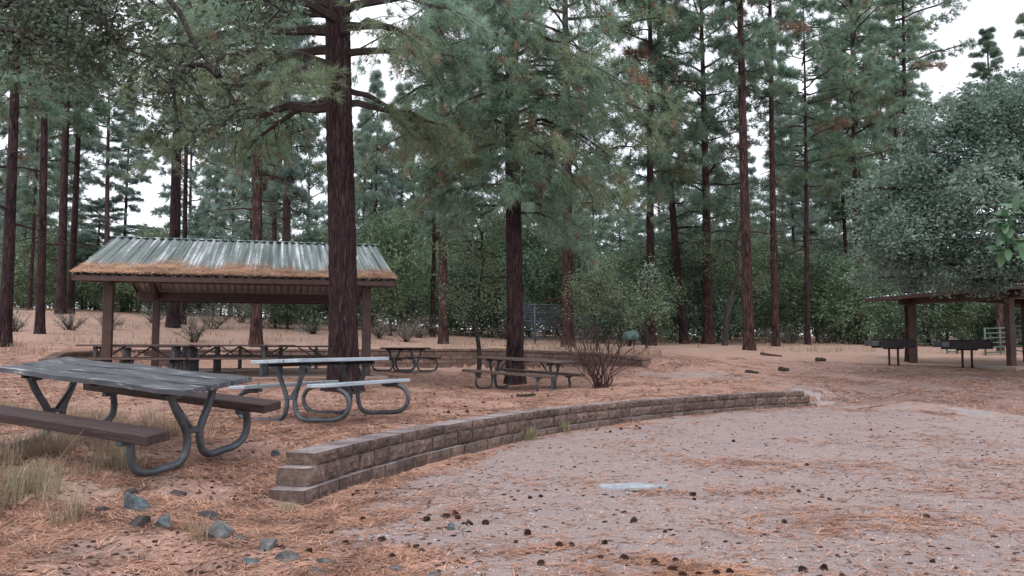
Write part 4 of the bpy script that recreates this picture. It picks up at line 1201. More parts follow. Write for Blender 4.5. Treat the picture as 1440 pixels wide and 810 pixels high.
for l in lims:
    p = catmull(l, 5); tb.tube(p, [.045 * (1 - .7 * i / len(p)) for i in range(len(p))], 6, 0, False)
    for q in p[(16 if l is lims[0] else 9 if l is lims[1] else 3):]:
        for _ in range(2 if l in lims[:2] else 3):
            e = q + Vector((rs.uniform(-.5, .5), rs.uniform(-.5, .5), rs.uniform(-.45, .35)))
            tb.tube([q, q.lerp(e, .5) + Vector((0, 0, .05)), e], [.010, .007, .004], 3, 0, False)
            CL.append(e); CL.append(q.lerp(e, .6))
for _ in range(95):
    q = pt(rs.uniform(-30, 190), rs.uniform(-30, 95) * (1 if rs.random() < .8 else 1.3), 9.4 + rs.uniform(-.6, .6)); CL.append(q)
P = np.array([tuple(c) for c in CL if (c - pt(262, 50, 9.2)).length > .25])
V, T = leaves(P, 12, .085, .11, np.random.default_rng(8), .5)
root = empty('oak_tree', (ox, oy, oz)); tag(root, 'dark oak whose leafy limbs hang in over the upper left corner', 'oak tree')
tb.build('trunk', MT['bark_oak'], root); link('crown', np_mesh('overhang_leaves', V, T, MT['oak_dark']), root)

# sapling leaning in at the right
sx, sy = 2.95, 3.55
root = empty('sapling', (sx, sy, gz(sx, sy))); tag(root, 'close broad-leaved sapling twig with shiny green leaves at the right edge', 'sapling')
def sp(px, py, d): return Vector((X(px, d) - sx, d - sy, CAMZ + (HZ - py) * d / F - gz(sx, sy)))
tb = MB(); 
tb.tube(catmull([(0, 0, -.1), (.02, 0, .8), (-.05, 0, 1.5), (-.1, .02, 2.0)], 4), [.022 - .0012 * i for i in range(13)], 7, 0, False)
tw = [[(-.05, 0, 1.5), sp(1560, 360, 3.5), sp(1480, 335, 3.45), sp(1438, 338, 3.42), sp(1416, 352, 3.4)], [sp(1438, 338, 3.42), sp(1425, 320, 3.42), sp(1418, 308, 3.42)], [sp(1480, 335, 3.45), sp(1455, 305, 3.5), sp(1440, 290, 3.5)], [(-.1, .02, 2.0), sp(1540, 250, 3.6), sp(1500, 280, 3.6)]]
LV = MB(); rs = random.Random(3)
def leaf(base, d, up, l, w):
    d = d.normalized(); s = d.cross(up).normalized(); u = s.cross(d).normalized()
    V = []
    prof = [(0, .08), (.2, .62), (.45, 1), (.7, .85), (.9, .4), (1, .02)]
    for (t, a) in prof:
        c = base + d * l * t - u * l * .14 * t * t
        V += [c - s * w * a * .5 + u * w * .12 * a, c, c + s * w * a * .5 + u * w * .12 * a]
    Fc = []
    for i in range(5):
        for k in range(2): Fc.append((i * 3 + k, i * 3 + k + 1, i * 3 + 4 + k, i * 3 + 3 + k))
    LV.add(V, Fc, 0, True)
for l in tw:
    p = catmull(l, 4); tb.tube(p, [.006 * (1 - .6 * i / len(p)) + .001 for i in range(len(p))], 5, 0, False)
    for i, q in enumerate(p[3:]):
        for s in (-1, 1, 1):
            a = rs.uniform(0, 6.28)
            d = Vector((-.7 + .6 * math.cos(a), .7 * math.sin(a), rs.uniform(-.6, .7) * s))
            leaf(q, d, Vector((rs.uniform(-.3, .3), -.5, 1)), rs.uniform(.055, .082), rs.uniform(.024, .034))
for (px, py, dx, dz) in ((1428, 300, -1, .05), (1424, 310, -1, -.25), (1420, 325, -.6, -.7), (1412, 350, -.2, -1), (1414, 352, -1, .2), (1432, 298, .1, 1), (1438, 340, .1, -1)):
    leaf(sp(px, py, 3.42), Vector((dx, -.25, dz)), Vector((0, -.8, .6)), .078, .034)
tb.build('trunk', MT['twig'], root); LV.build('crown', MT['sapling_leaf'], root)

# the far woods as one mass that closes the view between the trunks
nr = np.random.default_rng(99); n = 9000
pxs = nr.uniform(-700, 2200, n); ds = nr.uniform(84, 125, n); xs = X(pxs, ds)
top = 3.0 + 6.0 * vnoise(xs, ds * .3, .16, 41) + 2.0 * vnoise(xs, ds, .7, 42)
zs = terr(xs, ds, False) + top * nr.random(n) ** .8
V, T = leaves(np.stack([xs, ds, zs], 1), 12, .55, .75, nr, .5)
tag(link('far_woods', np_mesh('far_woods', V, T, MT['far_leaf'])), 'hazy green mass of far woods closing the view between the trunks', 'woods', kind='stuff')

# ------------------------------------------------------------------ shrubs
def bare_shrub(label, x, y, h, n, r, seed, leafy_=0.0, mat=None, lm=None, name='shrub', spread=.55, r0=.018):
    rs = random.Random(seed); nr = np.random.default_rng(seed)
    root = empty(name, (x, y, gz(x, y))); tag(root, label, 'shrub')
    mb = MB(); P = []
    for k in range(n):
        a = rs.uniform(0, 6.28); t = rs.random() ** .6 * spread
        b = Vector((rs.uniform(-r, r) * .25, rs.uniform(-r, r) * .25, -.05))
        hh = h * rs.uniform(.5, 1.0)
        d = Vector((math.cos(a) * math.sin(t), math.sin(a) * math.sin(t), math.cos(t)))
        pts = [b]
        for i in range(1, 6): pts.append(b + d * hh * i / 5 + Vector((rs.uniform(-1, 1), rs.uniform(-1, 1), rs.uniform(-.4, .4))) * .035 * h + Vector((d.x, d.y, -.3)) * .12 * hh * (i / 5) ** 2)
        rr = r0 * rs.uniform(.5, 1.2)
        mb.tube(pts, [rr * (1 - .13 * i) for i in range(6)], 5, 0, False)
        for j in range(4):
            i = rs.randrange(2, 6); q = pts[i] + (d + Vector((rs.uniform(-.8, .8), rs.uniform(-.8, .8), rs.uniform(-.2, .4)))) * hh * rs.uniform(.12, .3)
            mb.tube([pts[i], pts[i].lerp(q, .5) + Vector((rs.uniform(-.02, .02), rs.uniform(-.02, .02), .02)), q], [rr * .45, rr * .35, rr * .2], 3, 0, False)
            P.append(q); P.append(pts[i].lerp(q, .6))
    mb.build('stems', mat or MT['twig_red'], root)
    if leafy_:
        P = np.array([tuple(p) for p in P]); P = P[nr.random(len(P)) < leafy_]
        V, T = leaves(P, 9, .05 * max(1, h), .06 * h, nr)
        link('foliage', np_mesh('shrub_leaves', V, T, lm or MT['shrub_leaf']), root)
    return root
bare_shrub('bare many-stemmed shrub fanning out beside the end of the wooden table', X(845, 19.2), 19.2, 2.0, 32, .6, 2, .0, spread=.85, r0=.019)
SHR = []
for i, (px, d, h, lab) in enumerate(((100, 36, .9, 'grey twiggy bush at the foot of the pair of slim pines'), (152, 38, .8, 'grey low bush seen beside the front left shelter post'), (272, 35, 1.2, 'dry open bush on the slope seen under the shelter roof'),
        (300, 42, 1.3, 'darker bush higher on the slope under the roof'), (440, 40, 1.0, 'rounded grey-green bush on the slope left of the thick pine'), (535, 38, 1.0, 'pale twiggy bush behind the right shelter post'),
        (570, 37, 1.0, 'dry bush on the slope behind the small dark table'), (590, 40, 1.1, 'dry bush left of the orange-brown pine'), (20, 34, .9, 'dull bush behind the broad dark pine at the left edge'), (215, 44, 1.0, 'faded bush between the left posts of the shelter'),
        (1090, 43, 1.0, 'pale dry bush behind the slender red pine'), (1110, 46, 1.1, 'low green bush right of the slender red pine'), (710, 44, 1.1, 'small bush left of the metal corral gate'), (340, 48, 1.2, 'bush high on the slope left of the reddish trunk'),
        (1165, 47, 1.2, 'bushy growth between slender dark pine and small shelter'), (470, 47, 1.1, 'low bush on the slope just behind the thick trunk'), (910, 39, 1.0, 'thin shrub with upright stems by the teal bundle'))):
    bare_shrub(lab, X(px, d), d, h, 26, .5, 40 + i, .9, MT['twig'], MT['oak_leaf'] if lab.find('green') >= 0 else MT['shrub_leaf'], spread=1.0)

# ------------------------------------------------------------------ grass, needles, pebbles
def blades(x, y, h, w, lean, mats, mi, name):
    n = len(x); z = terr(x, y) - .01
    a = rng.uniform(0, 6.28, n); dx, dy = np.cos(a), np.sin(a)
    s = np.stack([-dy, dx, 0 * dx], 1) * (w / 2)[:, None]
    B = np.stack([x, y, z], 1)
    M1 = B + np.stack([dx * lean * h * .3, dy * lean * h * .3, h * .6], 1)
    T_ = B + np.stack([dx * lean * h, dy * lean * h, h * (1 - .35 * lean)], 1)
    V = np.stack([B - s, B + s, M1 - s * .7, M1 + s * .7, T_], 1).reshape(-1, 3)
    i = np.arange(n)[:, None] * 5
    T = np.concatenate([i + np.array([0, 1, 3]), i + np.array([0, 3, 2]), i + np.array([2, 3, 4])])
    return np_mesh(name, V, T, mats, np.concatenate([mi, mi, mi]))
def grass():
    n = 60000
    d = rng.uniform(5.2, 11.5, n); px = rng.uniform(-260, 330, n); x = X(px, d)
    dens = vnoise(x, d, 1.6, 11) * .7 + vnoise(x, d, 5, 12) * .5
    lim = .60 + .35 * sst(120, 330, px) + .25 * sst(9.3, 11.5, d) + .22 * sst(6.4, 5.2, d)
    k = dens > lim
    x, d = x[k], d[k]; n = len(x)
    h = rng.uniform(.08, .30, n) * (.6 + .8 * vnoise(x, d, 2, 13)); w = rng.uniform(.003, .006, n); le = rng.uniform(.3, 1.2, n)
    mi = (rng.random(n) < .10).astype(int)
    tag(link('dry_grass', blades(x, d, h, w, le, [MT['grass'], MT['grass_green']], mi, 'dry_grass')), 'dry tan grass growing around the weathered grey table', 'grass', kind='stuff')
    n = 30000
    d = rng.uniform(24, 52, n); px = rng.uniform(-100, 1500, n); x = X(px, d)
    s, _, _ = sdist(W2, x, d)
    k = (vnoise(x, d, .6, 14) > .55 + .12 * (px > 950)) & ((s > .5) | (px > 930) | (px < 60)) & ((px < 930) | (d > 33))
    x, d = x[k], d[k]; n = len(x)
    tag(link('slope_grass', blades(x, d, rng.uniform(.1, .35, n), rng.uniform(.012, .022, n), rng.uniform(.3, 1, n), [MT['grass']], np.zeros(n, int), 'slope_grass')), 'sparse pale dry grass on the slope among the trees', 'grass', kind='stuff')
grass()
def tuft_at(px, py, label, h=.2, n=170, r=.12):
    p = ground_at(px, py); a = rng.uniform(0, 6.28, n); q = r * rng.random(n) ** .6
    me = blades(p.x + q * np.cos(a), p.y + q * np.sin(a), rng.uniform(.5, 1, n) * h, rng.uniform(.005, .008, n), rng.uniform(.2, .8, n), [MT['grass_green'], MT['grass']], (rng.random(n) < .3).astype(int), 'grass_tuft')
    tag(link('grass_tuft', me), label, 'grass tuft')
tuft_at(740, 617, 'yellow-green grass tuft at the wall foot, left one of two', .27, 240, .15)
tuft_at(788, 606, 'pale grass tuft at the wall foot, right one of two', .29, 220, .14)
tuft_at(170, 655, 'greenish tuft of bent grass under the near bench end', .33, 120, .25)
tuft_at(40, 690, 'tan grass clump near the lower left edge', .38, 160, .28)
tuft_at(410, 715, 'small dry tuft before the stepped end of the curved wall', .12, 60, .10)
# long seed stalks
for (pa, pb, pc, lab) in (((20, 690), (28, 620), (42, 606), 'pale bent grass stalk standing before the near bench'), ((74, 668), (100, 630), (124, 602), 'pale slanting grass stalk crossing the near bench')):
    b = ground_at(*pa); f = lambda q: Vector((X(q[0], b.y), b.y, CAMZ + (HZ - q[1]) * b.y / F))
    mb = MB(); p = catmull([b, f(pb), f(pc)], 5); mb.tube(p, [.005 - .0003 * i for i in range(len(p))], 5, 0, False)
    o = mb.build('grass_stalk', MT['grass']); tag(o, lab, 'grass stalk')

PATCH = [(910, 690, .35), (955, 641, .5), (1050, 652, .6), (1140, 620, .6), (1010, 645, .5), (900, 790, .4), (960, 800, .4), (640, 715, .45), (735, 765, .35), (1240, 730, .6), (1300, 615, .9), (1190, 655, .8), (1040, 690, .5), (600, 690, .5), (560, 660, .4), (1330, 690, .5), (1400, 650, .8), (1100, 735, .5), (690, 625, .5), (860, 590, .5), (1010, 575, .6), (1220, 560, .8)]
PP = [(ground_at(a, b), r) for a, b, r in PATCH]
def litter():
    n = 260000
    d = 4.2 + 24 * rng.random(n) ** 2.0; px = rng.uniform(-160, 1580, n); x = X(px, d)
    g, gr, _ = masks(x, d)
    vv = vnoise(x, d, 1.3, 21) * .6 + vnoise(x, d, 3.7, 23) * .4
    keep = (1 - g) * (.10 + 1.25 * sst(.32, .68, vv)) + g * .045 * (1 + 2.5 * (vnoise(x, d, 1.2, 20) > .62))
    for p, r in PP:
        q = np.hypot((x - p.x) * .7, (d - p.y) * 1.0) / r
        keep += .45 * np.exp(-q * q * 2.2) * (vnoise(x, d, 6, 22) > .42)
    wa = np.degrees(np.arctan2(d - WC[1], x - WC[0])) % 360
    wd = np.abs(np.hypot(x - WC[0], d - WC[1]) - WR - .10)
    keep *= (wd > .22) | (wa > 167.2) | (wa < 120)
    keep[(d > 8)] *= np.clip(1.25 - 0.0 * d[d > 8], 0, 1)
    k = rng.random(n) < keep
    x, d, g = x[k], d[k], g[k]; n = len(x)
    z = terr(x, d) + rng.uniform(.001, .014, n)
    V = []
    w = .0019 + .00034 * d
    for j in range(2):
        a = (rng.uniform(0, 6.28, n) if j == 0 else a + rng.uniform(.1, .5, n))
        l = rng.uniform(.08, .20, n)
        ex, ey = x + l * np.cos(a), d + l * np.sin(a)
        ez = terr(ex, ey) + rng.uniform(.002, .03, n)
        sx_, sy_ = -np.sin(a) * w, np.cos(a) * w
        V.append(np.stack([np.stack([x - sx_, d - sy_, z], 1), np.stack([x + sx_, d + sy_, z], 1), np.stack([ex, ey, ez], 1)], 1))
    V = np.concatenate(V).reshape(-1, 3)
    mi = np.tile(((rng.random(n) < .35) | ((g > .5) & (rng.random(n) < .7))).astype(int), 2)
    tag(link('fallen_needles', np_mesh('fallen_needles', V, np.arange(len(V)).reshape(-1, 3), [MT['litter'], MT['litter_orange']], mi)), 'brown fallen pine needles scattered over the ground', 'pine needles', kind='stuff')
litter()
n = 1500
a_ = rng.uniform(121.3, 165.6, n); rr_ = WR + rng.uniform(.03, .29, n) ** 1.0; q_ = rng.uniform(0, 6.28, n); l_ = rng.uniform(.05, .13, n)
k_ = vnoise(a_, rr_ * 3, .8, 51) > .45; a_, rr_, q_, l_ = a_[k_], rr_[k_], q_[k_], l_[k_]; n = len(a_)
cx_ = WC[0] + rr_ * np.cos(np.radians(a_)); cy_ = WC[1] + rr_ * np.sin(np.radians(a_)); w_ = .0012 + .0003 * cy_
V = np.stack([np.stack([cx_ - w_ * np.sin(q_), cy_ + w_ * np.cos(q_), .389 + 0 * q_], 1), np.stack([cx_ + w_ * np.sin(q_), cy_ - w_ * np.cos(q_), .389 + 0 * q_], 1),
              np.stack([cx_ + l_ * np.cos(q_), cy_ + l_ * np.sin(q_), .394 + rng.uniform(0, .012, n)], 1)], 1).reshape(-1, 3)
tag(link('fallen_needles', np_mesh('cap_needles', V, np.arange(len(V)).reshape(-1, 3), MT['litter'])), 'thin scatter of pine needles on top of the curved wall', 'pine needles', kind='stuff')
def pebbles(n, mat, name, label, smin, smax, flat, want_g, seed, cat, dmax=12):
    nr = np.random.default_rng(seed)
    d = 4.2 + (dmax - 4.2) * nr.random(n) ** 1.6; px = nr.uniform(-140, 1560, n); x = X(px, d)
    g, _, _ = masks(x, d)
    k = nr.random(n) < (g if want_g else (.25 + .6 * (1 - g)) * (.2 + 1.3 * vnoise(x, d, 1.5, 31)))
    r = np.abs(np.hypot(x - WC[0], d - WC[1]) - WR - .12); k &= (r > .3) | (x < -2.0)
    x, d = x[k], d[k]; n = len(x)
    s = smin + (smax - smin) * nr.random(n) ** 3
    z = terr(x, d) + s * .2 * flat
    base = np.array([(1, 0, 0), (-1, 0, 0), (0, 1, 0), (0, -1, 0), (0, 0, 1), (0, 0, -1)], float)
    fc = np.array([(0, 2, 4), (2, 1, 4), (1, 3, 4), (3, 0, 4), (2, 0, 5), (1, 2, 5), (3, 1, 5), (0, 3, 5)])
    a = nr.uniform(0, 6.28, n); ca, sa = np.cos(a), np.sin(a)
    B = base[None] * (1 + nr.uniform(-.4, .3, (n, 6, 1))) * np.stack([s, s * nr.uniform(.5, 1, n), s * flat], 1)[:, None]
    B[:, :, 0] += nr.uniform(-.25, .25, (n, 6)) * s[:, None]
    V = np.stack([B[..., 0] * ca[:, None] - B[..., 1] * sa[:, None] + x[:, None], B[..., 0] * sa[:, None] + B[..., 1] * ca[:, None] + d[:, None], B[..., 2] + z[:, None]], -1).reshape(-1, 3)
    T = (np.arange(n)[:, None, None] * 6 + fc[None]).reshape(-1, 3)
    tag(link(name, np_mesh(name, V, T, mat)), label, cat, kind='stuff')
pebbles(26000, MT['pebble'], 'gravel', 'small loose stones over the gravel clearing', .003, .016, .6, True, 1, 'gravel')
pebbles(24000, MT['flake'], 'bark_litter', 'dark bark flakes and twig bits over the ground', .006, .036, .35, False, 2, 'bark litter', 16)

# ------------------------------------------------------------------ rocks, cones, logs
def rock(px, py, wpx, hpx, label, mat, seed, cat='rock', group=None, flat=1.0):
    p = ground_at(px, py); s = p.y / F
    rs = random.Random(seed); nr = np.random.default_rng(seed)
    import bmesh
    bm = bmesh.new(); bmesh.ops.create_icosphere(bm, subdivisions=4, radius=1)
    pl = [Vector(nr.normal(size=3)).normalized() for _ in range(14)]; off = [rs.uniform(.38, .8) for _ in pl]
    for v in bm.verts:
        for q, o_ in zip(pl, off):
            e = v.co.dot(q) - o_
            if e > 0: v.co -= q * e
        v.co += Vector(nr.normal(size=3)) * .008
    w, h = wpx * s / 2 * 1.2, hpx * s * 1.0
    for v in bm.verts: v.co = Vector((v.co.x * w, v.co.y * w * .85, v.co.z * h))
    me = bpy.data.meshes.new('rock'); bm.to_mesh(me); bm.free(); me.materials.append(mat)
    o = link('rock', me, None, (p.x, p.y, p.z + h * .12), (rs.uniform(-.2, .2), rs.uniform(-.2, .2), rs.uniform(-.4, .4)))
    tag(o, label, cat, group); return o
for i, a in enumerate(((203, 714, 36, 30, 'largest blue-grey rock among needles left of the curved wall end', 'rock_blue'), (190, 692, 26, 10, 'dark flat rock just behind the largest blue-grey rock', 'rock_dark'), (204, 736, 42, 13, 'dark slab-like rock below the largest blue-grey rock', 'rock_dark'),
        (236, 736, 28, 22, 'pointed pale blue rock touching the dark slab-like rock', 'rock_blue'), (316, 750, 44, 22, 'jagged light grey rock with dark underside in the lower left', 'rock_grey'), (345, 752, 18, 8, 'small grey rock just right of the jagged light grey rock', 'rock_grey'), (383, 766, 34, 19, 'squat grey rock below the stepped wall end', 'rock_grey'),
        (362, 786, 26, 9, 'low blue rock half buried beside a squat grey one', 'rock_blue'), (412, 782, 32, 12, 'mossy grey-green rock half buried in needles', 'rock_grey'), (462, 786, 24, 10, 'dull greenish stone nearest the pine cones', 'rock_blue'), (634, 740, 13, 9, 'small blue stone between pine cones on the gravel', 'rock_blue'),
        (560, 797, 30, 12, 'pale tan stone at the bottom edge', 'rock_grey'), (390, 640, 12, 8, 'small blue-grey stone left of the wall cap', 'rock_blue'), (152, 716, 18, 12, 'brown-red small rock left of the largest blue-grey rock', 'rock_dark'), (255, 692, 24, 8, 'flat dark red rock behind the blue-grey rocks', 'rock_dark'),
        (615, 803, 22, 6, 'flat greenish chip at the bottom edge beside pine cones', 'rock_blue'), (452, 800, 20, 7, 'bluish chip at the bottom edge left of the tan stone', 'rock_blue'), (300, 725, 34, 8, 'long dark flat stone behind the jagged grey rock', 'rock_dark'))):
    rock(a[0], a[1], a[2], a[3], a[4], MT[a[5]], 500 + i)
rock(977, 479, 13, 8, 'round pale boulder at the foot of the stout pine', MT['rock_grey'], 601, 'boulder')
rock(991, 481, 18, 8, 'flat grey boulder just right of the round pale one', MT['rock_grey'], 602, 'boulder')
rock(425, 466, 26, 7, 'low grey-green boulder on the slope left of the thick pine', MT['rock_grey'], 603, 'boulder')

# pale flat stone set in the gravel
p = ground_at(885, 682)
mb = MB(); V = []
rs = random.Random(2); n = 22
for i in range(n):
    a = 6.283 * i / n; r = 1 + rs.uniform(-.14, .14)
    V.append((.31 * math.cos(a) * r, .14 * math.sin(a) * r, .012)); 
V2 = [(x * 1.05, y * 1.05, -.05) for x, y, z in V]
mb.add(V + V2, [tuple(range(n))] + [(i, i + n, (i + 1) % n + n, (i + 1) % n) for i in range(n)])
o = mb.build('flat_stone', MT['disc'], None, loc=(p.x, p.y, p.z + .004)); tag(o, 'pale blue flat stone flush in the gravel with orange needles on it', 'flat stone')

def cone_mesh():
    mb = MB()
    mb.tube([(0, 0, -.032), (0, 0, -.02), (0, 0, .005), (0, 0, .035), (0, 0, .045)], [.010, .024, .024, .012, .003], 8)
    for ring in range(7):
        u = ring / 6; z = -.028 + .066 * u; r = .021 * (1 - u) ** .5 + .006
        for k in range(9):
            a = 6.283 * k / 9 + ring * .35
            d = Vector((math.cos(a), math.sin(a), 0)); s = Vector((-d.y, d.x, 0)); c = d * r * .6 + Vector((0, 0, z))
            e = d * (r + .014 * (1 - u * .5)) + Vector((0, 0, z - .003 + .006 * u))
            mb.add([c - s * .006, c + s * .006, e + s * .008, e + d * .003 + Vector((0, 0, .004)), e - s * .008], [(0, 1, 2, 3, 4)])
    return mb.mesh('pine_cone', MT['cone'])
CM = cone_mesh()
rs = random.Random(15)
def cone(px, py, label, s=1.0):
    p = ground_at(px, py)
    k = s * rs.uniform(.36, .70)
    o = link('pine_cone', CM, None, (p.x, p.y, p.z + .018 * k), (rs.uniform(1.1, 1.9), rs.uniform(-.5, .5), rs.uniform(0, 6.28)), (k, k, k))
    tag(o, label, 'pine cone', 'pine cones lying about')
LG = 'dark brown pine cone lying on the gravel clearing'
LT = 'dark pine cone on the needle ground above the curved wall'
LN = 'dark pine cone among needles in front of the stepped wall end'
for q in ((602, 728), (630, 724), (642, 721), (645, 726), (661, 734), (684, 733), (588, 766), (596, 772), (741, 748), (725, 758), (760, 788), (786, 764), (803, 763), (848, 760), (842, 780), (876, 782), (918, 789), (945, 785), (954, 805), (1020, 801), (941, 797), (978, 804), (1002, 803), (1118, 689), (1294, 724), (888, 730), (932, 744), (1097, 731), (745, 698), (760, 696), (807, 655), (973, 700), (971, 694), (1028, 620), (1220, 604), (1247, 606), (1130, 653), (1160, 700), (838, 604), (872, 603), (898, 602), (893, 599), (857, 607), (1300, 785), (1175, 805), (1150, 795), (1120, 797)): cone(*q, LG)
for q in ((505, 690), (500, 695), (532, 692), (513, 729), (491, 760), (470, 746), (556, 778), (398, 700), (557, 780), (540, 756), (440, 772)): cone(*q, LN)
for q in ((595, 547), (611, 555), (608, 567), (618, 583), (631, 580), (657, 579), (640, 566), (585, 561), (602, 572), (655, 572), (680, 566), (700, 562), (635, 548), (720, 558), (770, 557), (860, 548), (905, 556), (925, 548)): cone(*q, LT)

def log_(px0, py0, px1, py1, r, label, seed, mat='log', stubs=3, name='fallen_log', cat='log', lift=0):
    a, b = ground_at(px0, py0), ground_at(px1, py1); rs = random.Random(seed)
    root_p = (a + b) / 2
    pts = []
    for i in range(7):
        t = i / 6; q = a.lerp(b, t)
        pts.append(Vector((q.x - root_p.x, q.y - root_p.y, gz(q.x, q.y) + r * .7 + lift - root_p.z)) + Vector((0, rs.uniform(-1, 1), rs.uniform(-.3, .3))) * r * .8)
    mb = MB(); mb.tube(pts, [r * (1.1 - .08 * i + rs.uniform(-.12, .12)) for i in range(7)], 9)
    for k in range(stubs):
        i = rs.randrange(1, 6); q = pts[i] + Vector((rs.uniform(-1, 1), rs.uniform(-1, 1), rs.uniform(.2, 1))) * r * 3.5
        mb.tube([pts[i], q], [r * .3, r * .15], 5)
    o = mb.build(name, MT[mat], None, loc=root_p); tag(o, label, cat)
log_(636, 462, 660, 463, .20, 'dark broken log with branch stubs on the slope right of the orange-brown pine', 1, stubs=5, lift=.15)
log_(1070, 499, 1098, 502, .05, 'thin pale stick lying beside the scarred pine', 2, 'twig_red', 1)
log_(1147, 508, 1160, 508, .075, 'short dark chunk of wood in open needle ground', 3, stubs=0)
log_(1048, 524, 1064, 525, .05, 'thin dark stick before the tall scarred pine', 4, stubs=0)
log_(1096, 522, 1108, 522, .07, 'small dark bark chunk nearest the footpath', 5, stubs=0)
log_(728, 558, 752, 556, .035, 'bundle of thin twigs on the ground before the wooden table', 6, 'twig', 6, 'twigs', 'twigs')
log_(686, 491, 712, 491, .06, 'yellowish plank lying on top of the low brown wall', 7, 'wood_tan', 0, 'plank', 'plank')

# ------------------------------------------------------------------ grills, corral, bundle
def grill(px, d, label, wpx, yaw):
    x = X(px, d); root = empty('barbecue_grill', (x, d, gz(x, d)), (0, 0, yaw)); tag(root, label, 'grill', 'group grills before the small shelter')
    W = wpx / F * d; W = W * .78
    mb = MB(); z0, h, D = .58, .26, .55
    mb.box((0, 0, z0 + .012), (W, D, .024))
    for s in (-1, 1):
        mb.box((0, s * (D / 2 - .008), z0 + h / 2 + .012), (W, .016, h - .024))
        mb.box((s * (W / 2 - .008), 0, z0 + h / 2 + .012), (.014, D - .034, h - .03))
    mb.build('fire_box', MT['iron'], root)
    g = MB()
    for k in range(22): g.tube([(-W / 2 + .05 + (W - .1) * k / 21, -D / 2 + .03, z0 + h + .01), (-W / 2 + .05 + (W - .1) * k / 21, D / 2 - .03, z0 + h + .01)], .008, 5)
    for s in (-1, 1): g.tube([(-W / 2 + .03, s * (D / 2 - .05), z0 + h + .022), (W / 2 - .03, s * (D / 2 - .05), z0 + h + .022)], .009, 5)
    g.build('grate', MT['iron'], root)
    e = MB(); e.box((-W / 2 - .13, 0, z0 + .15), (.25, D * .9, .16), bev=.01); e.box((-W / 2 - .14, 0, z0 + .065), (.34, D * .92, .012))
    e.build('end_shelf', MT['tube'], root)
    hd = MB(); hd.tube(catmull([(-W / 2 - .02, -.12, z0 + h), (-W / 2 - .1, -.12, z0 + h + .07), (-W / 2 - .1, .12, z0 + h + .07), (-W / 2 - .02, .12, z0 + h)], 4), .012, 6)
    hd.build('handle', MT['iron'], root)
    for s in (-1, 1):
        l = MB(); l.tube([(s * .15, 0, -.05), (s * .15, 0, z0)], .034, 8); l.build('leg', MT['iron'], root)
    b = MB(); b.box((0, 0, z0 - .02), (.55, .28, .04), bev=.004); b.build('bracket', MT['iron'], root)
grill(1255, 27.5, 'black park grill on two legs, by the left shelter post', 66, .1)
grill(1358, 26.3, 'black park grill on two legs, between the two shelter posts', 78, .06)

def pipe_panel(name, label, pts, rails, r, mat, posts=True, wires=0, h=1.6, cat='fence', group=None, low=.25):
    a = Vector((pts[0][0], pts[0][1], 0)); root = empty(name, (a.x, a.y, gz(a.x, a.y))); tag(root, label, cat, group)
    o0 = Vector(root.location)
    g = [Vector((x, y, gz(x, y))) - o0 for x, y in pts]
    rl = MB()
    for k in range(rails):
        z = low + (h - low) * k / (rails - 1)
        rl.tube([q + Vector((0, 0, z)) for q in g], r, 6)
    rl.build('rails', mat, root)
    for q in g:
        p = MB(); p.tube([q + Vector((0, 0, -.2)), q + Vector((0, 0, h + .05))], r * 1.5, 7); p.build('post', mat, root)
    if wires:
        w = MB()
        for a_, b_ in zip(g[:-1], g[1:]):
            for k in range(1, wires):
                q = a_.lerp(b_, k / wires); w.tube([q + Vector((0, 0, h * .42)), q + Vector((0, 0, h))], .010, 4)
            for k in range(9):
                z = h * (.45 + .55 * k / 8); w.tube([a_ + Vector((0, 0, z)), b_ + Vector((0, 0, z))], .012, 4)
        w.build('wire_mesh', mat, root)
dg = 38.5
pipe_panel('corral_gate', 'tall grey-blue corral panel with wire mesh upper half, beside the wall-top pine', [(X(736, dg), dg + .6), (X(752, dg), dg), (X(792, dg + 2), dg + 2)], 5, .03, MT['blue_wire'], wires=10, h=1.78)
pipe_panel('corral_fence', 'rusty pipe rail corral fence running behind the bare shrub', [(X(800, 39), 39), (X(835, 40), 40), (X(872, 41), 41), (X(915, 43), 43)], 4, .03, MT['tube_dark'], h=1.15)
pipe_panel('pipe_panel', 'pale green pipe panel behind the small shelter, left of its front post', [(X(1384, 35), 35), (X(1405, 35.6), 35.6), (X(1425, 36.2), 36.2)], 6, .026, MT['green_pipe'], h=1.1, low=.12)
pipe_panel('pipe_panel', 'pale green pipe panel at the right edge beyond the shelter post', [(X(1426, 36.3), 36.3), (X(1450, 35.5), 35.5), (X(1475, 34.8), 34.8)], 6, .026, MT['green_pipe'], h=1.15, low=.12)
pipe_panel('pipe_panel', 'low green panel glimpsed under the second grill', [(X(1330, 36), 36), (X(1345, 36), 36)], 4, .03, MT['green_pipe'], h=.5, low=.1)

import bmesh
bm = bmesh.new(); bmesh.ops.create_icosphere(bm, subdivisions=4, radius=1)
for v in bm.verts:
    a = math.atan2(v.co.y, v.co.x)
    k = 1 + .10 * math.sin(5 * a + 2 * v.co.z) * (1 - abs(v.co.z)) + .05 * math.sin(9 * a + 4)
    v.co = Vector((v.co.x * .36 * k, v.co.y * .32 * k, max(v.co.z, -.5) * .29 + .05 * math.sin(3 * v.co.x)))
me = bpy.data.meshes.new('tarp_bundle'); bm.to_mesh(me); bm.free(); me.materials.append(MT['tarp'])
for p_ in me.polygons: p_.use_smooth = True
xx = X(887, 36); o = link('tarp_bundle', me, None, (xx, 36, gz(xx, 36) + .40), (0, .25, .2)); tag(o, 'teal tarp-covered bundle behind the bare shrub', 'bundle')
bpy.context.view_layer.update()
mb = MB(); mb.tube([(0, 0, -.5), (.02, 0, .12)], .1, 8)
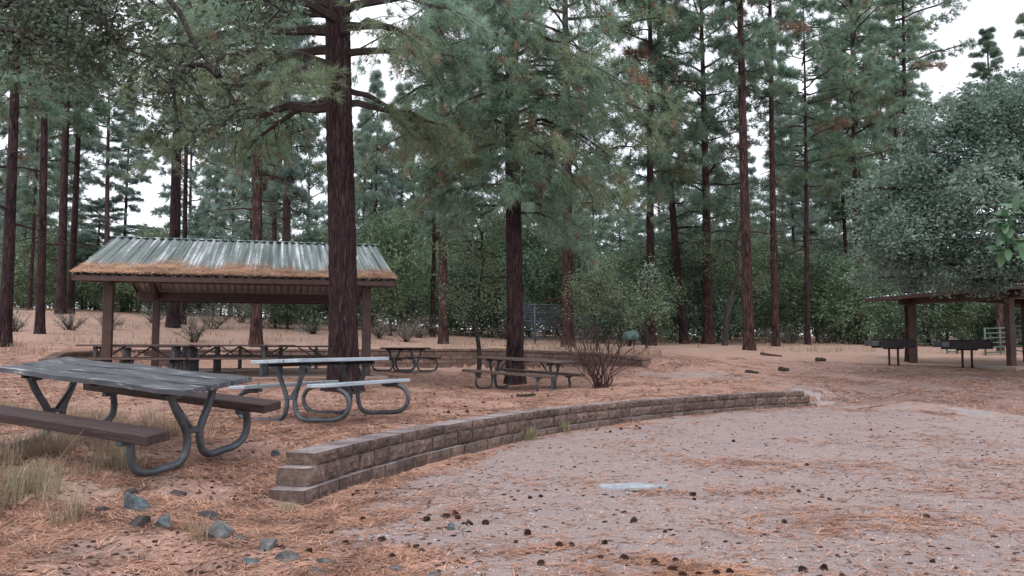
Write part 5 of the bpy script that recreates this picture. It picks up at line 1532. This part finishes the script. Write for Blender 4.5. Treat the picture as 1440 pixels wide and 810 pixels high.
for k in range(3):
    a = k * 2.1; mb.tube([(.3 * math.cos(a), .3 * math.sin(a), -.62), (.12 * math.cos(a), .1 * math.sin(a), .1)], .03, 6)
s_ = mb.build('stand', MT['log'], o)

# ------------------------------------------------------------------ light, sky, camera
SUN_EL, SUN_ROT = R_(52), R_(200)
w = bpy.data.worlds.new('World'); bpy.context.scene.world = w; w.use_nodes = True
N, L = w.node_tree.nodes, w.node_tree.links
N.clear()
out = N.new('ShaderNodeOutputWorld'); bg = N.new('ShaderNodeBackground')
sky = N.new('ShaderNodeTexSky'); sky.sky_type = 'NISHITA'; sky.sun_disc = False; sky.sun_elevation = SUN_EL; sky.sun_rotation = SUN_ROT
mx = N.new('ShaderNodeMix'); mx.data_type = 'RGBA'; mx.inputs[0].default_value = .82
tc = N.new('ShaderNodeTexCoord'); nz = N.new('ShaderNodeTexNoise'); nz.inputs['Scale'].default_value = 2.2; nz.inputs['Detail'].default_value = 5
cl = ramp(N, [(.3, (9.6, 9.8, 10.8)), (.7, (12.8, 12.8, 13.4))])
L.new(tc.outputs['Generated'], nz.inputs['Vector']); L.new(nz.outputs['Fac'], cl.inputs[0])
L.new(sky.outputs[0], mx.inputs[6]); L.new(cl.outputs[0], mx.inputs[7])
L.new(mx.outputs[2], bg.inputs['Color']); bg.inputs['Strength'].default_value = .148
L.new(bg.outputs[0], out.inputs[0])
sun = bpy.data.lights.new('Sun', 'SUN'); sun.energy = 1.5; sun.angle = R_(25); sun.color = (1, .95, .9)
so = bpy.data.objects.new('Sun', sun); C.objects.link(so); so.rotation_euler = (R_(90) - SUN_EL, 0, R_(180) - SUN_ROT)

cam = bpy.data.cameras.new('Camera'); co = bpy.data.objects.new('Camera', cam); C.objects.link(co)
cam.sensor_width = 36; cam.lens = F / 1440 * 36; cam.clip_end = 1500
co.location = (0, 0, CAMZ); co.rotation_euler = (R_(90) + math.atan((HZ - 405) / F), 0, 0)
sc = bpy.context.scene; sc.camera = co
sc.view_settings.view_transform = 'Standard'; sc.view_settings.look = 'None'; sc.view_settings.exposure = 0
sc.render.engine = 'CYCLES'
sc.cycles.max_bounces = 5; sc.cycles.diffuse_bounces = 3; sc.cycles.glossy_bounces = 2; sc.cycles.transmission_bounces = 3
sc.cycles.use_denoising = True
sc.cycles.caustics_reflective = False; sc.cycles.caustics_refractive = False
